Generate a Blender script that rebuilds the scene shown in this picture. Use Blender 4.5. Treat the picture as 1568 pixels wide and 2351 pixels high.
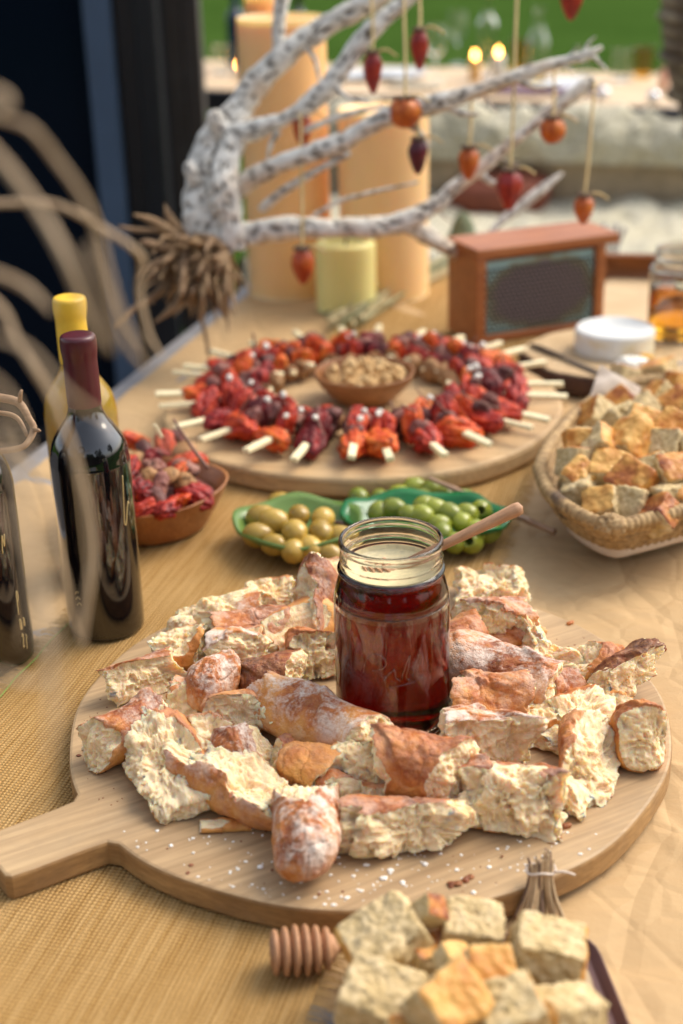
import bpy, math, random
import numpy as np
from mathutils import Vector, Matrix

for o in list(bpy.data.objects):
    bpy.data.objects.remove(o)
SC = bpy.context.scene
COL = SC.collection
R = math.radians
T = 0.75                      # height of the table top, metres

# ------------------------------------------------------------------ camera
F_PX, CX, CY = 3265.0, 784.0, 1175.5          # 50 mm lens on a 1568 x 2351 grid
PITCH, ROLL, CAM_Z = 0.41728, -0.0264, T + 0.677
FWD = Vector((0, math.cos(PITCH), -math.sin(PITCH)))
R0 = Vector((1, 0, 0)); U0 = R0.cross(FWD)
RT = math.cos(ROLL) * R0 + math.sin(ROLL) * U0
UP = -math.sin(ROLL) * R0 + math.cos(ROLL) * U0
CAM = Vector((0, 0, CAM_Z))
cd = bpy.data.cameras.new('camera'); cam = bpy.data.objects.new('camera', cd); COL.objects.link(cam)
m4 = Matrix((RT, UP, -FWD)).transposed().to_4x4(); m4.translation = CAM
cam.matrix_world = m4
cd.sensor_fit = 'VERTICAL'; cd.sensor_height = 36.0; cd.sensor_width = 24.0; cd.lens = 50.0
cd.clip_start = 0.02; cd.clip_end = 600
cd.dof.use_dof = True; cd.dof.focus_distance = 1.21; cd.dof.aperture_fstop = 3.5
SC.camera = cam

# ------------------------------------------------------------------ sky, sun, exposure
w = bpy.data.worlds.new('World'); SC.world = w; w.use_nodes = True
nt = w.node_tree; nt.nodes.clear()
sky = nt.nodes.new('ShaderNodeTexSky'); sky.sky_type = 'NISHITA'; sky.sun_disc = False
SUN_EL, SUN_AZ = 48, 62        # azimuth clockwise from +Y (away from the camera) towards +X
sky.sun_elevation = R(SUN_EL); sky.sun_rotation = R(SUN_AZ)
sky.air_density = 1.0; sky.dust_density = 3.0; sky.ozone_density = 0.6
hs = nt.nodes.new('ShaderNodeHueSaturation'); hs.inputs['Saturation'].default_value = 0.45
bg = nt.nodes.new('ShaderNodeBackground'); bg.inputs[1].default_value = 0.148
out = nt.nodes.new('ShaderNodeOutputWorld')
nt.links.new(sky.outputs[0], hs.inputs['Color']); nt.links.new(hs.outputs[0], bg.inputs[0]); nt.links.new(bg.outputs[0], out.inputs[0])
sd = bpy.data.lights.new('sun', 'SUN'); sun = bpy.data.objects.new('sun', sd); COL.objects.link(sun)
sd.energy = 1.1; sd.angle = R(38); sd.color = (1.0, 0.85, 0.64)
el, az = R(SUN_EL), R(SUN_AZ)
sdir = Vector((math.cos(el) * math.sin(az), math.cos(el) * math.cos(az), math.sin(el)))
sun.rotation_euler = sdir.to_track_quat('Z', 'Y').to_euler()
sun.location = (2, 1, 6)
vs = SC.view_settings
vs.view_transform = 'Standard'; vs.look = 'None'; vs.gamma = 1.0; vs.use_curve_mapping = False
vs.exposure = 0.98
cy = SC.cycles
cy.use_denoising = True
cy.max_bounces = 10; cy.transmission_bounces = 10; cy.transparent_max_bounces = 8
cy.diffuse_bounces = 4; cy.glossy_bounces = 4
cy.sample_clamp_indirect = 4.0
cy.caustics_refractive = True; cy.caustics_reflective = False

# ------------------------------------------------------------------ helpers
def at(u, v, h=0.0):
    """point on the horizontal plane h mm above the table top seen at grid point u, v"""
    d = FWD + RT * ((u - CX) / F_PX) - UP * ((v - CY) / F_PX)
    t = (T + h / 1000 - CAM.z) / d.z
    return CAM + d * t
def deep(u, v, dist):
    """point at that depth (metres along the view axis)"""
    return CAM + (FWD + RT * ((u - CX) / F_PX) - UP * ((v - CY) / F_PX)) * dist

def new_obj(name, data, parent=None, loc=None):
    o = bpy.data.objects.new(name, data); COL.objects.link(o)
    if parent is not None: o.parent = parent
    if loc is not None: o.location = loc
    return o
def mesh(name, V, Fc, mat=None, smooth=True):
    me = bpy.data.meshes.new(name)
    V = np.asarray(V, dtype=np.float64).reshape(-1, 3)
    if isinstance(Fc, np.ndarray):
        n, k = Fc.shape
        me.vertices.add(len(V)); me.vertices.foreach_set('co', V.ravel())
        me.loops.add(n * k); me.loops.foreach_set('vertex_index', Fc.ravel().astype(np.int32))
        me.polygons.add(n); me.polygons.foreach_set('loop_start', np.arange(0, n * k, k, dtype=np.int32))
        me.update(calc_edges=True)
    else:
        me.from_pydata(V.tolist(), [], [tuple(int(i) for i in f) for f in Fc]); me.update()
    if smooth and len(V) > 24: me.polygons.foreach_set('use_smooth', [True] * len(me.polygons))
    if mat is not None:
        for m in (mat if isinstance(mat, (list, tuple)) else [mat]): me.materials.append(m)
    return me
def tag(o, label=None, cat=None, group=None, kind=None):
    if label: o['label'] = label
    if cat: o['category'] = cat
    if group: o['group'] = group
    if kind: o['kind'] = kind
    return o
def empty(name, loc=(0, 0, 0), rz=0.0, **kw):
    o = bpy.data.objects.new(name, None); COL.objects.link(o); o.location = loc; o.rotation_euler = (0, 0, rz)
    o.empty_display_size = 0.02
    return tag(o, **kw)
def piece(name, geo, mat, parent=None, smooth=True, loc=None):
    return new_obj(name, mesh(name, geo[0], geo[1], mat, smooth), parent, loc)
def move(geo, M):
    V = np.asarray(geo[0], float); A = np.array(M)
    return (V @ A[:3, :3].T + A[:3, 3], geo[1])
def join(geos):
    Vs, Fs, n = [], [], 0
    for V, Fc in geos:
        Vs.append(np.asarray(V, float)); Fs += [[i + n for i in f] for f in (Fc.tolist() if isinstance(Fc, np.ndarray) else Fc)]; n += len(V)
    return np.concatenate(Vs), Fs
def lathe(prof, n=40, closed=False):
    """prof: (r, z) pairs from bottom to top"""
    V, Fc = [], []
    k = len(prof)
    for r, z in prof:
        for i in range(n):
            a = 2 * math.pi * i / n
            V.append((r * math.cos(a), r * math.sin(a), z))
    rng = range(k) if closed else range(k - 1)
    for j in rng:
        j2 = (j + 1) % k
        for i in range(n):
            i2 = (i + 1) % n
            Fc.append((j * n + i, j * n + i2, j2 * n + i2, j2 * n + i))
    if not closed:
        if prof[0][0] > 1e-6: Fc.append(tuple(range(n - 1, -1, -1)))
        if prof[-1][0] > 1e-6: Fc.append(tuple((k - 1) * n + i for i in range(n)))
    return np.array(V), Fc
def smooth_prof(pts, k=6):
    P = [np.array(p, float) for p in pts]; out = []
    for i in range(len(P) - 1):
        p0, p1, p2, p3 = P[max(i - 1, 0)], P[i], P[i + 1], P[min(i + 2, len(P) - 1)]
        for s in range(k):
            t = s / k
            q = .5 * (2 * p1 + (p2 - p0) * t + (2 * p0 - 5 * p1 + 4 * p2 - p3) * t * t + (3 * p1 - p0 - 3 * p2 + p3) * t ** 3)
            out.append(q)
    out.append(P[-1])
    return [tuple(q) for q in out]
def tube(pts, rad, n=10, k=5, caps=True, fn=None, spline=True):
    P = np.array(pts, float)
    rad = np.array(rad if hasattr(rad, '__len__') else [rad] * len(P), float)
    if spline and len(P) > 2:
        Q = np.array(smooth_prof([tuple(p) + (r,) for p, r in zip(P, rad)], k)); P, rad = Q[:, :3], np.maximum(Q[:, 3], 1e-5)
    m = len(P)
    tan = np.gradient(P, axis=0); tan /= np.linalg.norm(tan, axis=1, keepdims=True) + 1e-12
    ref = np.array([0, 0, 1.]) if abs(tan[0][2]) < .9 else np.array([1., 0, 0])
    nv = np.cross(tan[0], ref); nv /= np.linalg.norm(nv)
    ang = np.arange(n) * 2 * np.pi / n
    V = np.zeros((m, n, 3))
    for i in range(m):
        nv = nv - tan[i] * (nv @ tan[i]); nv /= np.linalg.norm(nv) + 1e-12
        b = np.cross(tan[i], nv)
        V[i] = P[i] + rad[i] * (np.cos(ang)[:, None] * nv + np.sin(ang)[:, None] * b)
    if fn is not None: V = fn(V, P)
    V = V.reshape(-1, 3)
    idx = np.arange(m * n).reshape(m, n); a = idx[:-1]; b = idx[1:]
    Fq = np.stack([a, np.roll(a, -1, 1), np.roll(b, -1, 1), b], -1).reshape(-1, 4).tolist()
    if caps:
        Fq.append(list(range(n - 1, -1, -1))); Fq.append([(m - 1) * n + i for i in range(n)])
    return V, Fq
def box(sx, sy, sz, bev=0.0, c=(0, 0, 0)):
    """bevelled box centred on c (chamfered edges)"""
    x, y, z = sx / 2, sy / 2, sz / 2
    b = min(bev, x * .9, y * .9, z * .9)
    if b <= 0:
        V = [(i * x, j * y, k * z) for i in (-1, 1) for j in (-1, 1) for k in (-1, 1)]
        Fc = [(0, 1, 3, 2), (4, 6, 7, 5), (0, 4, 5, 1), (2, 3, 7, 6), (0, 2, 6, 4), (1, 5, 7, 3)]
    else:
        V, id_ = [], {}
        for i in (-1, 1):
            for j in (-1, 1):
                for k in (-1, 1):
                    for ax in range(3):
                        p = [i * (x - b), j * (y - b), k * (z - b)]; p[ax] = (i * x, j * y, k * z)[ax]
                        id_[(i, j, k, ax)] = len(V); V.append(tuple(p))
        Fc = []
        for s in (-1, 1):
            Fc.append([id_[(s, j, k, 0)] for j, k in ((-1, -1), (1, -1), (1, 1), (-1, 1))][::s])
            Fc.append([id_[(i, s, k, 1)] for i, k in ((-1, -1), (-1, 1), (1, 1), (1, -1))][::s])
            Fc.append([id_[(i, j, s, 2)] for i, j in ((-1, -1), (1, -1), (1, 1), (-1, 1))][::s])
        for i in (-1, 1):
            for j in (-1, 1):
                Fc.append([id_[(i, j, -1, 0)], id_[(i, j, 1, 0)], id_[(i, j, 1, 1)], id_[(i, j, -1, 1)]][::i * j])
                Fc.append([id_[(i, -1, j, 0)], id_[(i, 1, j, 0)], id_[(i, 1, j, 2)], id_[(i, -1, j, 2)]][::-i * j])
                Fc.append([id_[(-1, i, j, 1)], id_[(1, i, j, 1)], id_[(1, i, j, 2)], id_[(-1, i, j, 2)]][::i * j])
                for k in (-1, 1):
                    Fc.append([id_[(i, j, k, 0)], id_[(i, j, k, 1)], id_[(i, j, k, 2)]][::i * j * k])
    return np.array(V) + np.array(c), Fc
def prism(outline, z0, z1, bev=0.002):
    """slab with a rounded rim from a closed 2-D outline (counter-clockwise)"""
    P = np.array(outline, float); n = len(P)
    e = np.roll(P, -1, 0) - np.roll(P, 1, 0); nrm = np.stack([e[:, 1], -e[:, 0]], 1); nrm /= np.linalg.norm(nrm, axis=1, keepdims=True) + 1e-12
    V, Fc = [], []
    rows = [(-bev, z0), (-bev * .3, z0 + bev * .3), (0, z0 + bev), (0, (z0 + z1) / 2), (0, z1 - bev), (-bev * .3, z1 - bev * .3), (-bev, z1)]
    for o_, z in rows:
        Q = P + nrm * o_
        V += [(q[0], q[1], z) for q in Q]
    for j in range(len(rows) - 1):
        for i in range(n):
            i2 = (i + 1) % n
            Fc.append((j * n + i, j * n + i2, (j + 1) * n + i2, (j + 1) * n + i))
    Fc.append(tuple(range(n - 1, -1, -1))); Fc.append(tuple((len(rows) - 1) * n + i for i in range(n)))
    return np.array(V), Fc

# numpy noise ------------------------------------------------------
def _h(i, j, k, s):
    x = (i.astype(np.int64) * 374761393 + j.astype(np.int64) * 668265263 + k.astype(np.int64) * 2147483647 + s * 974711) & 0xffffffff
    x = ((x ^ (x >> 13)) * 1274126177) & 0xffffffff
    x = ((x ^ (x >> 16)) * 2246822519) & 0xffffffff
    x = x ^ (x >> 15)
    return (x & 0xffffff) / float(0xffffff)
def vnoise(P, f=1.0, s=0):
    Q = np.asarray(P, float) * f + 1000.0
    I = np.floor(Q); fr = Q - I; I = I.astype(np.int64); u = fr * fr * fr * (fr * (fr * 6 - 15) + 10)
    r = 0
    for a in (0, 1):
        for b in (0, 1):
            for c in (0, 1):
                wgt = (u[..., 0] if a else 1 - u[..., 0]) * (u[..., 1] if b else 1 - u[..., 1]) * (u[..., 2] if c else 1 - u[..., 2])
                r = r + wgt * _h(I[..., 0] + a, I[..., 1] + b, I[..., 2] + c, s)
    return r * 2 - 1
def fbm(P, f=1.0, s=0, o=4, g=.5):
    r, a = 0, 1.0
    for i in range(o):
        r = r + a * vnoise(P, f * 2 ** i, s + i * 17); a *= g
    return r
def worley(P, f=1.0, s=0):
    Q = np.asarray(P, float) * f + 1000.0
    I = np.floor(Q).astype(np.int64); best = np.full(Q.shape[:-1], 9.0)
    for a in (-1, 0, 1):
        for b in (-1, 0, 1):
            for c in (-1, 0, 1):
                J = I + np.array([a, b, c])
                d = 0
                for ax in range(3):
                    d = d + (J[..., ax] + _h(J[..., 0], J[..., 1], J[..., 2], s + ax * 31) - Q[..., ax]) ** 2
                best = np.minimum(best, d)
    return np.sqrt(best)
def sstep(a, b, x):
    t = np.clip((x - a) / (b - a), 0, 1); return t * t * (3 - 2 * t)
def ico(n):
    t = (1 + 5 ** .5) / 2
    V = [(-1, t, 0), (1, t, 0), (-1, -t, 0), (1, -t, 0), (0, -1, t), (0, 1, t), (0, -1, -t), (0, 1, -t), (t, 0, -1), (t, 0, 1), (-t, 0, -1), (-t, 0, 1)]
    Fc = [(0, 11, 5), (0, 5, 1), (0, 1, 7), (0, 7, 10), (0, 10, 11), (1, 5, 9), (5, 11, 4), (11, 10, 2), (10, 7, 6), (7, 1, 8), (3, 9, 4), (3, 4, 2), (3, 2, 6), (3, 6, 8), (3, 8, 9), (4, 9, 5), (2, 4, 11), (6, 2, 10), (8, 6, 7), (9, 8, 1)]
    V = np.array(V, float); Fc = np.array(Fc)
    for _ in range(n):
        E = np.sort(np.concatenate([Fc[:, [0, 1]], Fc[:, [1, 2]], Fc[:, [2, 0]]]), axis=1)
        U, inv = np.unique(E, axis=0, return_inverse=True); inv = inv.ravel()
        mid = len(V) + inv; V = np.concatenate([V, (V[U[:, 0]] + V[U[:, 1]]) / 2])
        k = len(Fc); ab, bc, ca = mid[:k], mid[k:2 * k], mid[2 * k:]
        Fc = np.concatenate([np.stack([Fc[:, 0], ab, ca], 1), np.stack([Fc[:, 1], bc, ab], 1), np.stack([Fc[:, 2], ca, bc], 1), np.stack([ab, bc, ca], 1)])
    return V / np.linalg.norm(V, axis=1, keepdims=True), Fc
ICO = {n: ico(n) for n in (2, 3, 4, 5)}

# ------------------------------------------------------------------ material kit
class Mat:
    def __init__(s, name):
        s.m = bpy.data.materials.new(name); s.m.use_nodes = True; s.nt = s.m.node_tree
        s.b = s.nt.nodes['Principled BSDF']; s.o = s.nt.nodes['Material Output']
    def n(s, t, **kw):
        nd = s.nt.nodes.new('ShaderNode' + t)
        for k, v in kw.items(): setattr(nd, k, v)
        return nd
    def l(s, a, b): s.nt.links.new(a, b); return s
    def co(s, kind='Object', scale=(1, 1, 1), rot=(0, 0, 0)):
        tc = s.n('TexCoord'); mp = s.n('Mapping'); mp.inputs['Scale'].default_value = scale; mp.inputs['Rotation'].default_value = rot
        s.l(tc.outputs[kind], mp.inputs[0]); return mp.outputs[0]
    def noise(s, vec, sc, det=4, rough=.55, dist=0.0):
        t = s.n('TexNoise'); t.inputs['Scale'].default_value = sc; t.inputs['Detail'].default_value = det
        t.inputs['Roughness'].default_value = rough; t.inputs['Distortion'].default_value = dist
        if vec is not None: s.l(vec, t.inputs['Vector'])
        return t.outputs[0]
    def vor(s, vec, sc, feature='F1'):
        t = s.n('TexVoronoi', feature=feature); t.inputs['Scale'].default_value = sc
        if vec is not None: s.l(vec, t.inputs['Vector'])
        return t.outputs[0]
    def wave(s, vec, sc, dist=0., dsc=1., dirn='X', prof='SIN', typ='BANDS'):
        t = s.n('TexWave', wave_type=typ, wave_profile=prof)
        if typ == 'BANDS': t.bands_direction = dirn
        else: t.rings_direction = dirn
        t.inputs['Scale'].default_value = sc; t.inputs['Distortion'].default_value = dist; t.inputs['Detail Scale'].default_value = dsc
        if vec is not None: s.l(vec, t.inputs['Vector'])
        return t.outputs[0] if False else t.outputs['Fac']
    def ramp(s, fac, stops, interp='LINEAR'):
        t = s.n('ValToRGB'); cr = t.color_ramp; cr.interpolation = interp
        while len(cr.elements) < len(stops): cr.elements.new(.5)
        for e, (p, c) in zip(cr.elements, stops):
            e.position = p; e.color = (*c, 1) if hasattr(c, '__len__') else (c, c, c, 1)
        s.l(fac, t.inputs[0]); return t.outputs[0]
    def mix(s, fac, a, b, blend='MIX'):
        t = s.n('MixRGB', blend_type=blend)
        for i, x in enumerate((fac, a, b)):
            if isinstance(x, bpy.types.NodeSocket): s.l(x, t.inputs[i])
            elif i == 0: t.inputs[0].default_value = x
            else: t.inputs[i].default_value = (*x, 1) if hasattr(x, '__len__') else (x, x, x, 1)
        return t.outputs[0]
    def math(s, op, a, b=None, clamp=False):
        t = s.n('Math', operation=op, use_clamp=clamp)
        for i, x in enumerate((a, b)):
            if x is None: continue
            if isinstance(x, bpy.types.NodeSocket): s.l(x, t.inputs[i])
            else: t.inputs[i].default_value = x
        return t.outputs[0]
    def attr(s, name, typ='GEOMETRY'):
        t = s.n('Attribute', attribute_name=name, attribute_type=typ); return t.outputs['Fac']
    def rnd(s): return s.n('ObjectInfo').outputs['Random']
    def bump(s, h, strength=.5, dist=.001):
        t = s.n('Bump'); t.inputs['Strength'].default_value = strength; t.inputs['Distance'].default_value = dist
        s.l(h, t.inputs['Height']); s.l(t.outputs[0], s.b.inputs['Normal']); return s
    def base(s, c):
        if isinstance(c, bpy.types.NodeSocket): s.l(c, s.b.inputs['Base Color'])
        else: s.b.inputs['Base Color'].default_value = (*c, 1)
        return s
    def set(s, **kw):
        for k, v in kw.items():
            key = {'rough': 'Roughness', 'metal': 'Metallic', 'spec': 'Specular IOR Level', 'trans': 'Transmission Weight', 'ior': 'IOR',
                   'coat': 'Coat Weight', 'coat_rough': 'Coat Roughness', 'sss': 'Subsurface Weight', 'sss_scale': 'Subsurface Scale', 'sheen': 'Sheen Weight', 'alpha': 'Alpha'}[k]
            if isinstance(v, bpy.types.NodeSocket): s.l(v, s.b.inputs[key])
            else: s.b.inputs[key].default_value = v
        return s
def plain(name, c, rough=.5, var=.15, sc=40, **kw):
    m = Mat(name); n = m.noise(m.co(), sc, 3)
    m.base(m.ramp(n, [(.25, tuple(x * (1 - var) for x in c)), (.75, tuple(min(1, x * (1 + var)) for x in c))])).set(rough=rough, **kw)
    return m.m
def wood(name, a, b, c, grain=(3, 60, 60), rot=0.0, rough=.55, bump=.25, knots=True):
    m = Mat(name); v = m.co('Object', (1, 1, 1), (0, 0, rot))
    mp = m.n('Mapping'); mp.inputs['Scale'].default_value = grain; m.l(v, mp.inputs[0])
    n1 = m.noise(mp.outputs[0], 1.0, 6, .62, .35)
    mp2 = m.n('Mapping'); mp2.inputs['Scale'].default_value = tuple(g * 6 if g > 10 else g * 2 for g in grain); m.l(v, mp2.inputs[0])
    n2 = m.noise(mp2.outputs[0], 1.0, 3, .6)
    big = m.noise(v, 7, 3, .6)
    col = m.ramp(n1, [(.28, a), (.5, b), (.72, c)])
    col = m.mix(m.ramp(n2, [(.35, .45), (.62, 0.)]), col, tuple(x * .62 for x in a))
    col = m.mix(m.ramp(big, [(.4, .0), (.75, .35)]), col, tuple(min(1, x * 1.15) for x in c))
    wr = m.noise(v, 11, 5, .7, .5)
    col = m.mix(m.ramp(wr, [(.52, 0.), (.68, .38)]), col, tuple(x * .55 + .04 for x in b))
    m.base(col).set(rough=m.ramp(n2, [(.3, min(1, rough + .15)), (.7, rough)])).bump(n2, bump, .0006)
    return m.m

# ---- the materials
def mat_bread():
    m = Mat('bread'); v = m.co()
    crumb = m.attr('crumb'); flour = m.attr('flour'); tone = m.attr('tone')
    # crumb
    n = m.noise(v, 160, 5, .6); n2 = m.noise(v, 45, 3)
    cc = m.ramp(n, [(.3, (.70, .51, .29)), (.5, (.83, .655, .41)), (.7, (.89, .755, .53))])
    cc = m.mix(m.ramp(n2, [(.35, .35), (.65, 0.)]), cc, (.76, .57, .31))
    # crust
    k = m.noise(v, 46, 6, .7, .6); k2 = m.noise(v, 240, 4, .7)
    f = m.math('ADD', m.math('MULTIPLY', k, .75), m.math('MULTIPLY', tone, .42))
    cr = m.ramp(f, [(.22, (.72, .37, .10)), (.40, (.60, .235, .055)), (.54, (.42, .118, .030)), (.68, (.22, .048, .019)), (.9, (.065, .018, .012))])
    cr = m.mix(m.ramp(k2, [(.35, .0), (.72, .42)]), cr, (.64, .30, .09))
    # flour bloom
    fl = m.noise(v, 30, 5, .7, .8)
    fl2 = m.noise(v, 300, 3, .7)
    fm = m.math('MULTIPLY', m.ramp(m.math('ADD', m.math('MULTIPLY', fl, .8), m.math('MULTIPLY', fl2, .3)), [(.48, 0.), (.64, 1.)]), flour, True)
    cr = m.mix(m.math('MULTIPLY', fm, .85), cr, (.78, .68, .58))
    # torn edge between the two
    e = m.math('ADD', crumb, m.math('MULTIPLY', m.math('SUBTRACT', m.noise(v, 220, 3), .5), .8))
    col = m.mix(m.ramp(e, [(.42, 0.), (.58, 1.)]), cr, cc)
    rim = m.ramp(e, [(.2, 0.), (.45, .55), (.62, 0.)])
    col = m.mix(rim, col, (.55, .25, .07))
    m.base(col)
    m.set(rough=m.ramp(e, [(.4, .48), (.6, .85)]), spec=.35, sss=m.ramp(e, [(.45, 0.), (.6, .9)]), sss_scale=.007)
    m.b.inputs['Subsurface Radius'].default_value = (1, .6, .3)
    m.bump(m.math('ADD', m.math('ADD', n, m.math('MULTIPLY', k2, .6)), m.math('MULTIPLY', m.ramp(m.vor(v, 520), [(.1, 0.), (.45, 1.)]), .7)), .45, .0011)
    return m.m
def mat_crouton():
    m = Mat('focaccia'); v = m.co()
    crumb = m.attr('crumb'); tone = m.attr('tone')
    n = m.noise(v, 170, 5, .65); n2 = m.noise(v, 60, 3)
    cc = m.ramp(n, [(.3, (.40, .29, .14)), (.5, (.60, .46, .25)), (.7, (.74, .60, .37))])
    cc = m.mix(m.ramp(n2, [(.3, .5), (.6, 0.)]), cc, (.48, .33, .11))
    k = m.noise(v, 55, 5, .65)
    f = m.math('ADD', k, m.math('MULTIPLY', m.math('SUBTRACT', tone, .5), .6))
    cr = m.ramp(f, [(.25, (.72, .42, .12)), (.5, (.58, .26, .055)), (.68, (.40, .13, .03)), (.85, (.19, .05, .02))])
    e = m.math('ADD', crumb, m.math('MULTIPLY', m.math('SUBTRACT', m.noise(v, 90, 3), .5), .6))
    col = m.mix(m.ramp(e, [(.4, 0.), (.6, 1.)]), cr, cc)
    m.base(col).set(rough=m.ramp(e, [(.4, .45), (.6, .85)]), spec=.35).bump(m.math('ADD', n, m.math('MULTIPLY', k, .5)), .5, .0015)
    return m.m
def mat_burlap():
    m = Mat('burlap'); v = m.co('Object')
    wob = m.noise(v, 9, 2); wv = m.n('VectorMath', operation='SCALE')
    t = m.n('TexNoise'); t.inputs['Scale'].default_value = 14; t.inputs['Detail'].default_value = 3; m.l(v, t.inputs['Vector'])
    wv.inputs['Scale'].default_value = .006; m.l(t.outputs['Color'], wv.inputs[0])
    ad = m.n('VectorMath', operation='ADD'); m.l(v, ad.inputs[0]); m.l(wv.outputs[0], ad.inputs[1])
    p = ad.outputs[0]
    k = 1 / .0017 / 6.2832 * 2 * math.pi / 2   # two bands per period of the wave node are avoided by hand tuning
    a = m.wave(p, 90, 1.4, 3, 'X'); b = m.wave(p, 90, 1.4, 3, 'Y')
    h = m.math('MULTIPLY', m.math('ADD', a, .15), m.math('ADD', b, .15))
    th = m.noise(m.co('Object', (6, 240, 1)), 1.6, 2); th2 = m.noise(m.co('Object', (240, 6, 1)), 1.6, 2)
    col = m.ramp(h, [(.03, (.09, .044, .012)), (.3, (.36, .195, .058)), (.8, (.58, .355, .128))])
    col = m.mix(m.ramp(th, [(.35, .5), (.6, 0.)]), col, (.34, .20, .07))
    col = m.mix(m.ramp(th2, [(.4, .0), (.65, .4)]), col, (.68, .47, .22))
    big = m.noise(v, 5, 4)
    col = m.mix(m.ramp(big, [(.35, .3), (.65, 0.)]), col, (.42, .24, .075))
    m.base(col).set(rough=.9, spec=.15).bump(h, .8, .0012)
    return m.m
def mat_kraft():
    m = Mat('kraft_paper'); v = m.co()
    n = m.noise(v, 5, 5, .6); n2 = m.noise(m.co('Object', (30, 300, 30)), 1.5, 4)
    col = m.ramp(n, [(.3, (.46, .302, .148)), (.7, (.565, .392, .205))])
    col = m.mix(m.ramp(n2, [(.4, .2), (.65, 0.)]), col, (.47, .29, .13))
    ce = m.vor(m.co('Object', (1, .8, 1), (0, 0, .5)), 9, 'DISTANCE_TO_EDGE'); ce2 = m.vor(m.co('Object', (1, 1, 1), (0, 0, 1.1)), 23, 'DISTANCE_TO_EDGE')
    hh = m.math('ADD', m.math('ADD', m.ramp(ce, [(0., 0.), (.10, 1.)]), m.math('MULTIPLY', m.ramp(ce2, [(0., 0.), (.12, 1.)]), .35)), m.math('MULTIPLY', m.noise(v, 26, 5, .65), .9))
    m.base(col).set(rough=.7, spec=.25).bump(hh, .55, .0032)
    return m.m
def mat_glass(name, col=(1, 1, 1), rough=0.0, ior=1.48, dens=0.0, absorb=(1, 1, 1)):
    m = Mat(name); m.base(col).set(rough=rough, trans=1.0, ior=ior)
    if dens:
        va = m.n('VolumeAbsorption'); va.inputs[0].default_value = (*absorb, 1); va.inputs[1].default_value = dens
        m.l(va.outputs[0], m.o.inputs['Volume'])
    return m.m
def mat_veg(name, stops, rough=.32, streak=(30, 160, 160), sss=.0):
    m = Mat(name); v = m.co()
    n = m.noise(m.co('Object', streak), 1.0, 4, .6, .3); r = m.rnd()
    f = m.math('ADD', m.math('MULTIPLY', n, .8), m.math('MULTIPLY', m.math('SUBTRACT', r, .5), .32))
    ch = m.noise(m.co('Object', (90, 90, 90)), 1.0, 4, .65); col = m.mix(m.ramp(ch, [(.55, 0.), (.66, .8)]), m.ramp(f, stops), tuple(x * .35 for x in stops[0][1]))
    m.base(col).set(rough=m.ramp(ch, [(.35, rough + .05), (.65, rough + .35)]), spec=.35)
    m.bump(m.noise(m.co('Object', tuple(s * 2 for s in streak)), 1.0, 4, .65), .45, .0015)
    return m.m
MB, MC, MBUR, MKR = mat_bread(), mat_crouton(), mat_burlap(), mat_kraft()
M_BOARD = wood('pale_board_wood', (.31, .195, .095), (.45, .30, .155), (.54, .38, .21), (5, 42, 42), R(-28), .6, .35)
M_BOARD2 = wood('ring_board_wood', (.42, .26, .12), (.55, .37, .185), (.63, .45, .24), (4, 45, 45), R(12))
M_BOWL = wood('bowl_wood', (.20, .075, .022), (.31, .125, .04), (.40, .18, .06), (8, 60, 60), R(20), .35)
M_FRAMEW = wood('hive_wood', (.27, .075, .02), (.40, .125, .032), (.50, .19, .055), (6, 70, 70), 0, .42)
M_STICK = plain('bamboo', (.92, .80, .50), .5, .12, 90)
M_DIP = wood('dipper_wood', (.40, .19, .09), (.50, .26, .13), (.58, .33, .18), (15, 90, 90), 0, .5)
M_TABLE = plain('grey_table_edge', (.26, .25, .25), .5, .2, 30)
M_RED = mat_veg('roast_tomato', [(.16, (.14, .008, .010)), (.28, (.42, .024, .012)), (.40, (.62, .070, .012)), (.54, (.72, .16, .02)), (.75, (.78, .28, .04))])
M_MAROON = mat_veg('dark_pepper', [(.25, (.09, .008, .010)), (.42, (.32, .018, .016)), (.66, (.58, .06, .018))])
M_ONION = mat_veg('red_onion', [(.2, (.07, .025, .022)), (.42, (.22, .075, .06)), (.6, (.36, .17, .12)), (.8, (.50, .32, .22))], .35)
M_MUSH = mat_veg('mushroom', [(.2, (.18, .075, .03)), (.5, (.40, .21, .085)), (.8, (.56, .34, .16))], .4, (60, 60, 60))
M_FETA = plain('feta', (.82, .80, .70), .6, .06, 120)
M_HERB = plain('dry_stem', (.20, .10, .07), .7, .3, 120)
M_CREAMW = plain('cream_wax', (.78, .70, .48), .5, .05, 20)

# ------------------------------------------------------------------ setting
def grid(x0, x1, y0, y1, nx, ny, fz):
    xs, ys = np.linspace(x0, x1, nx), np.linspace(y0, y1, ny)
    X, Y = np.meshgrid(xs, ys, indexing='ij'); Z = fz(X, Y)
    V = np.stack([X, Y, Z], -1).reshape(-1, 3)
    I = np.arange(nx * ny).reshape(nx, ny)
    Fq = np.stack([I[:-1, :-1], I[1:, :-1], I[1:, 1:], I[:-1, 1:]], -1).reshape(-1, 4)
    return V, Fq
mg = Mat('lawn'); v_ = mg.co(); n1 = mg.noise(v_, .6, 4); n2 = mg.noise(v_, 22, 4)
mg.base(mg.mix(mg.ramp(n2, [(.35, .5), (.65, 0.)]), mg.ramp(n1, [(.3, (.038, .080, .014)), (.7, (.058, .112, .022))]), (.024, .055, .009))).set(rough=1.0, spec=.0).bump(n2, .8, .03)
lawn = piece('lawn', grid(-60, 60, -40, 90, 160, 160, lambda X, Y: .04 * np.sin(X * .31) * np.cos(Y * .23) - .05), mg.m); tag(lawn, 'short green lawn stretching behind both tables', kind='structure')
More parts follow.
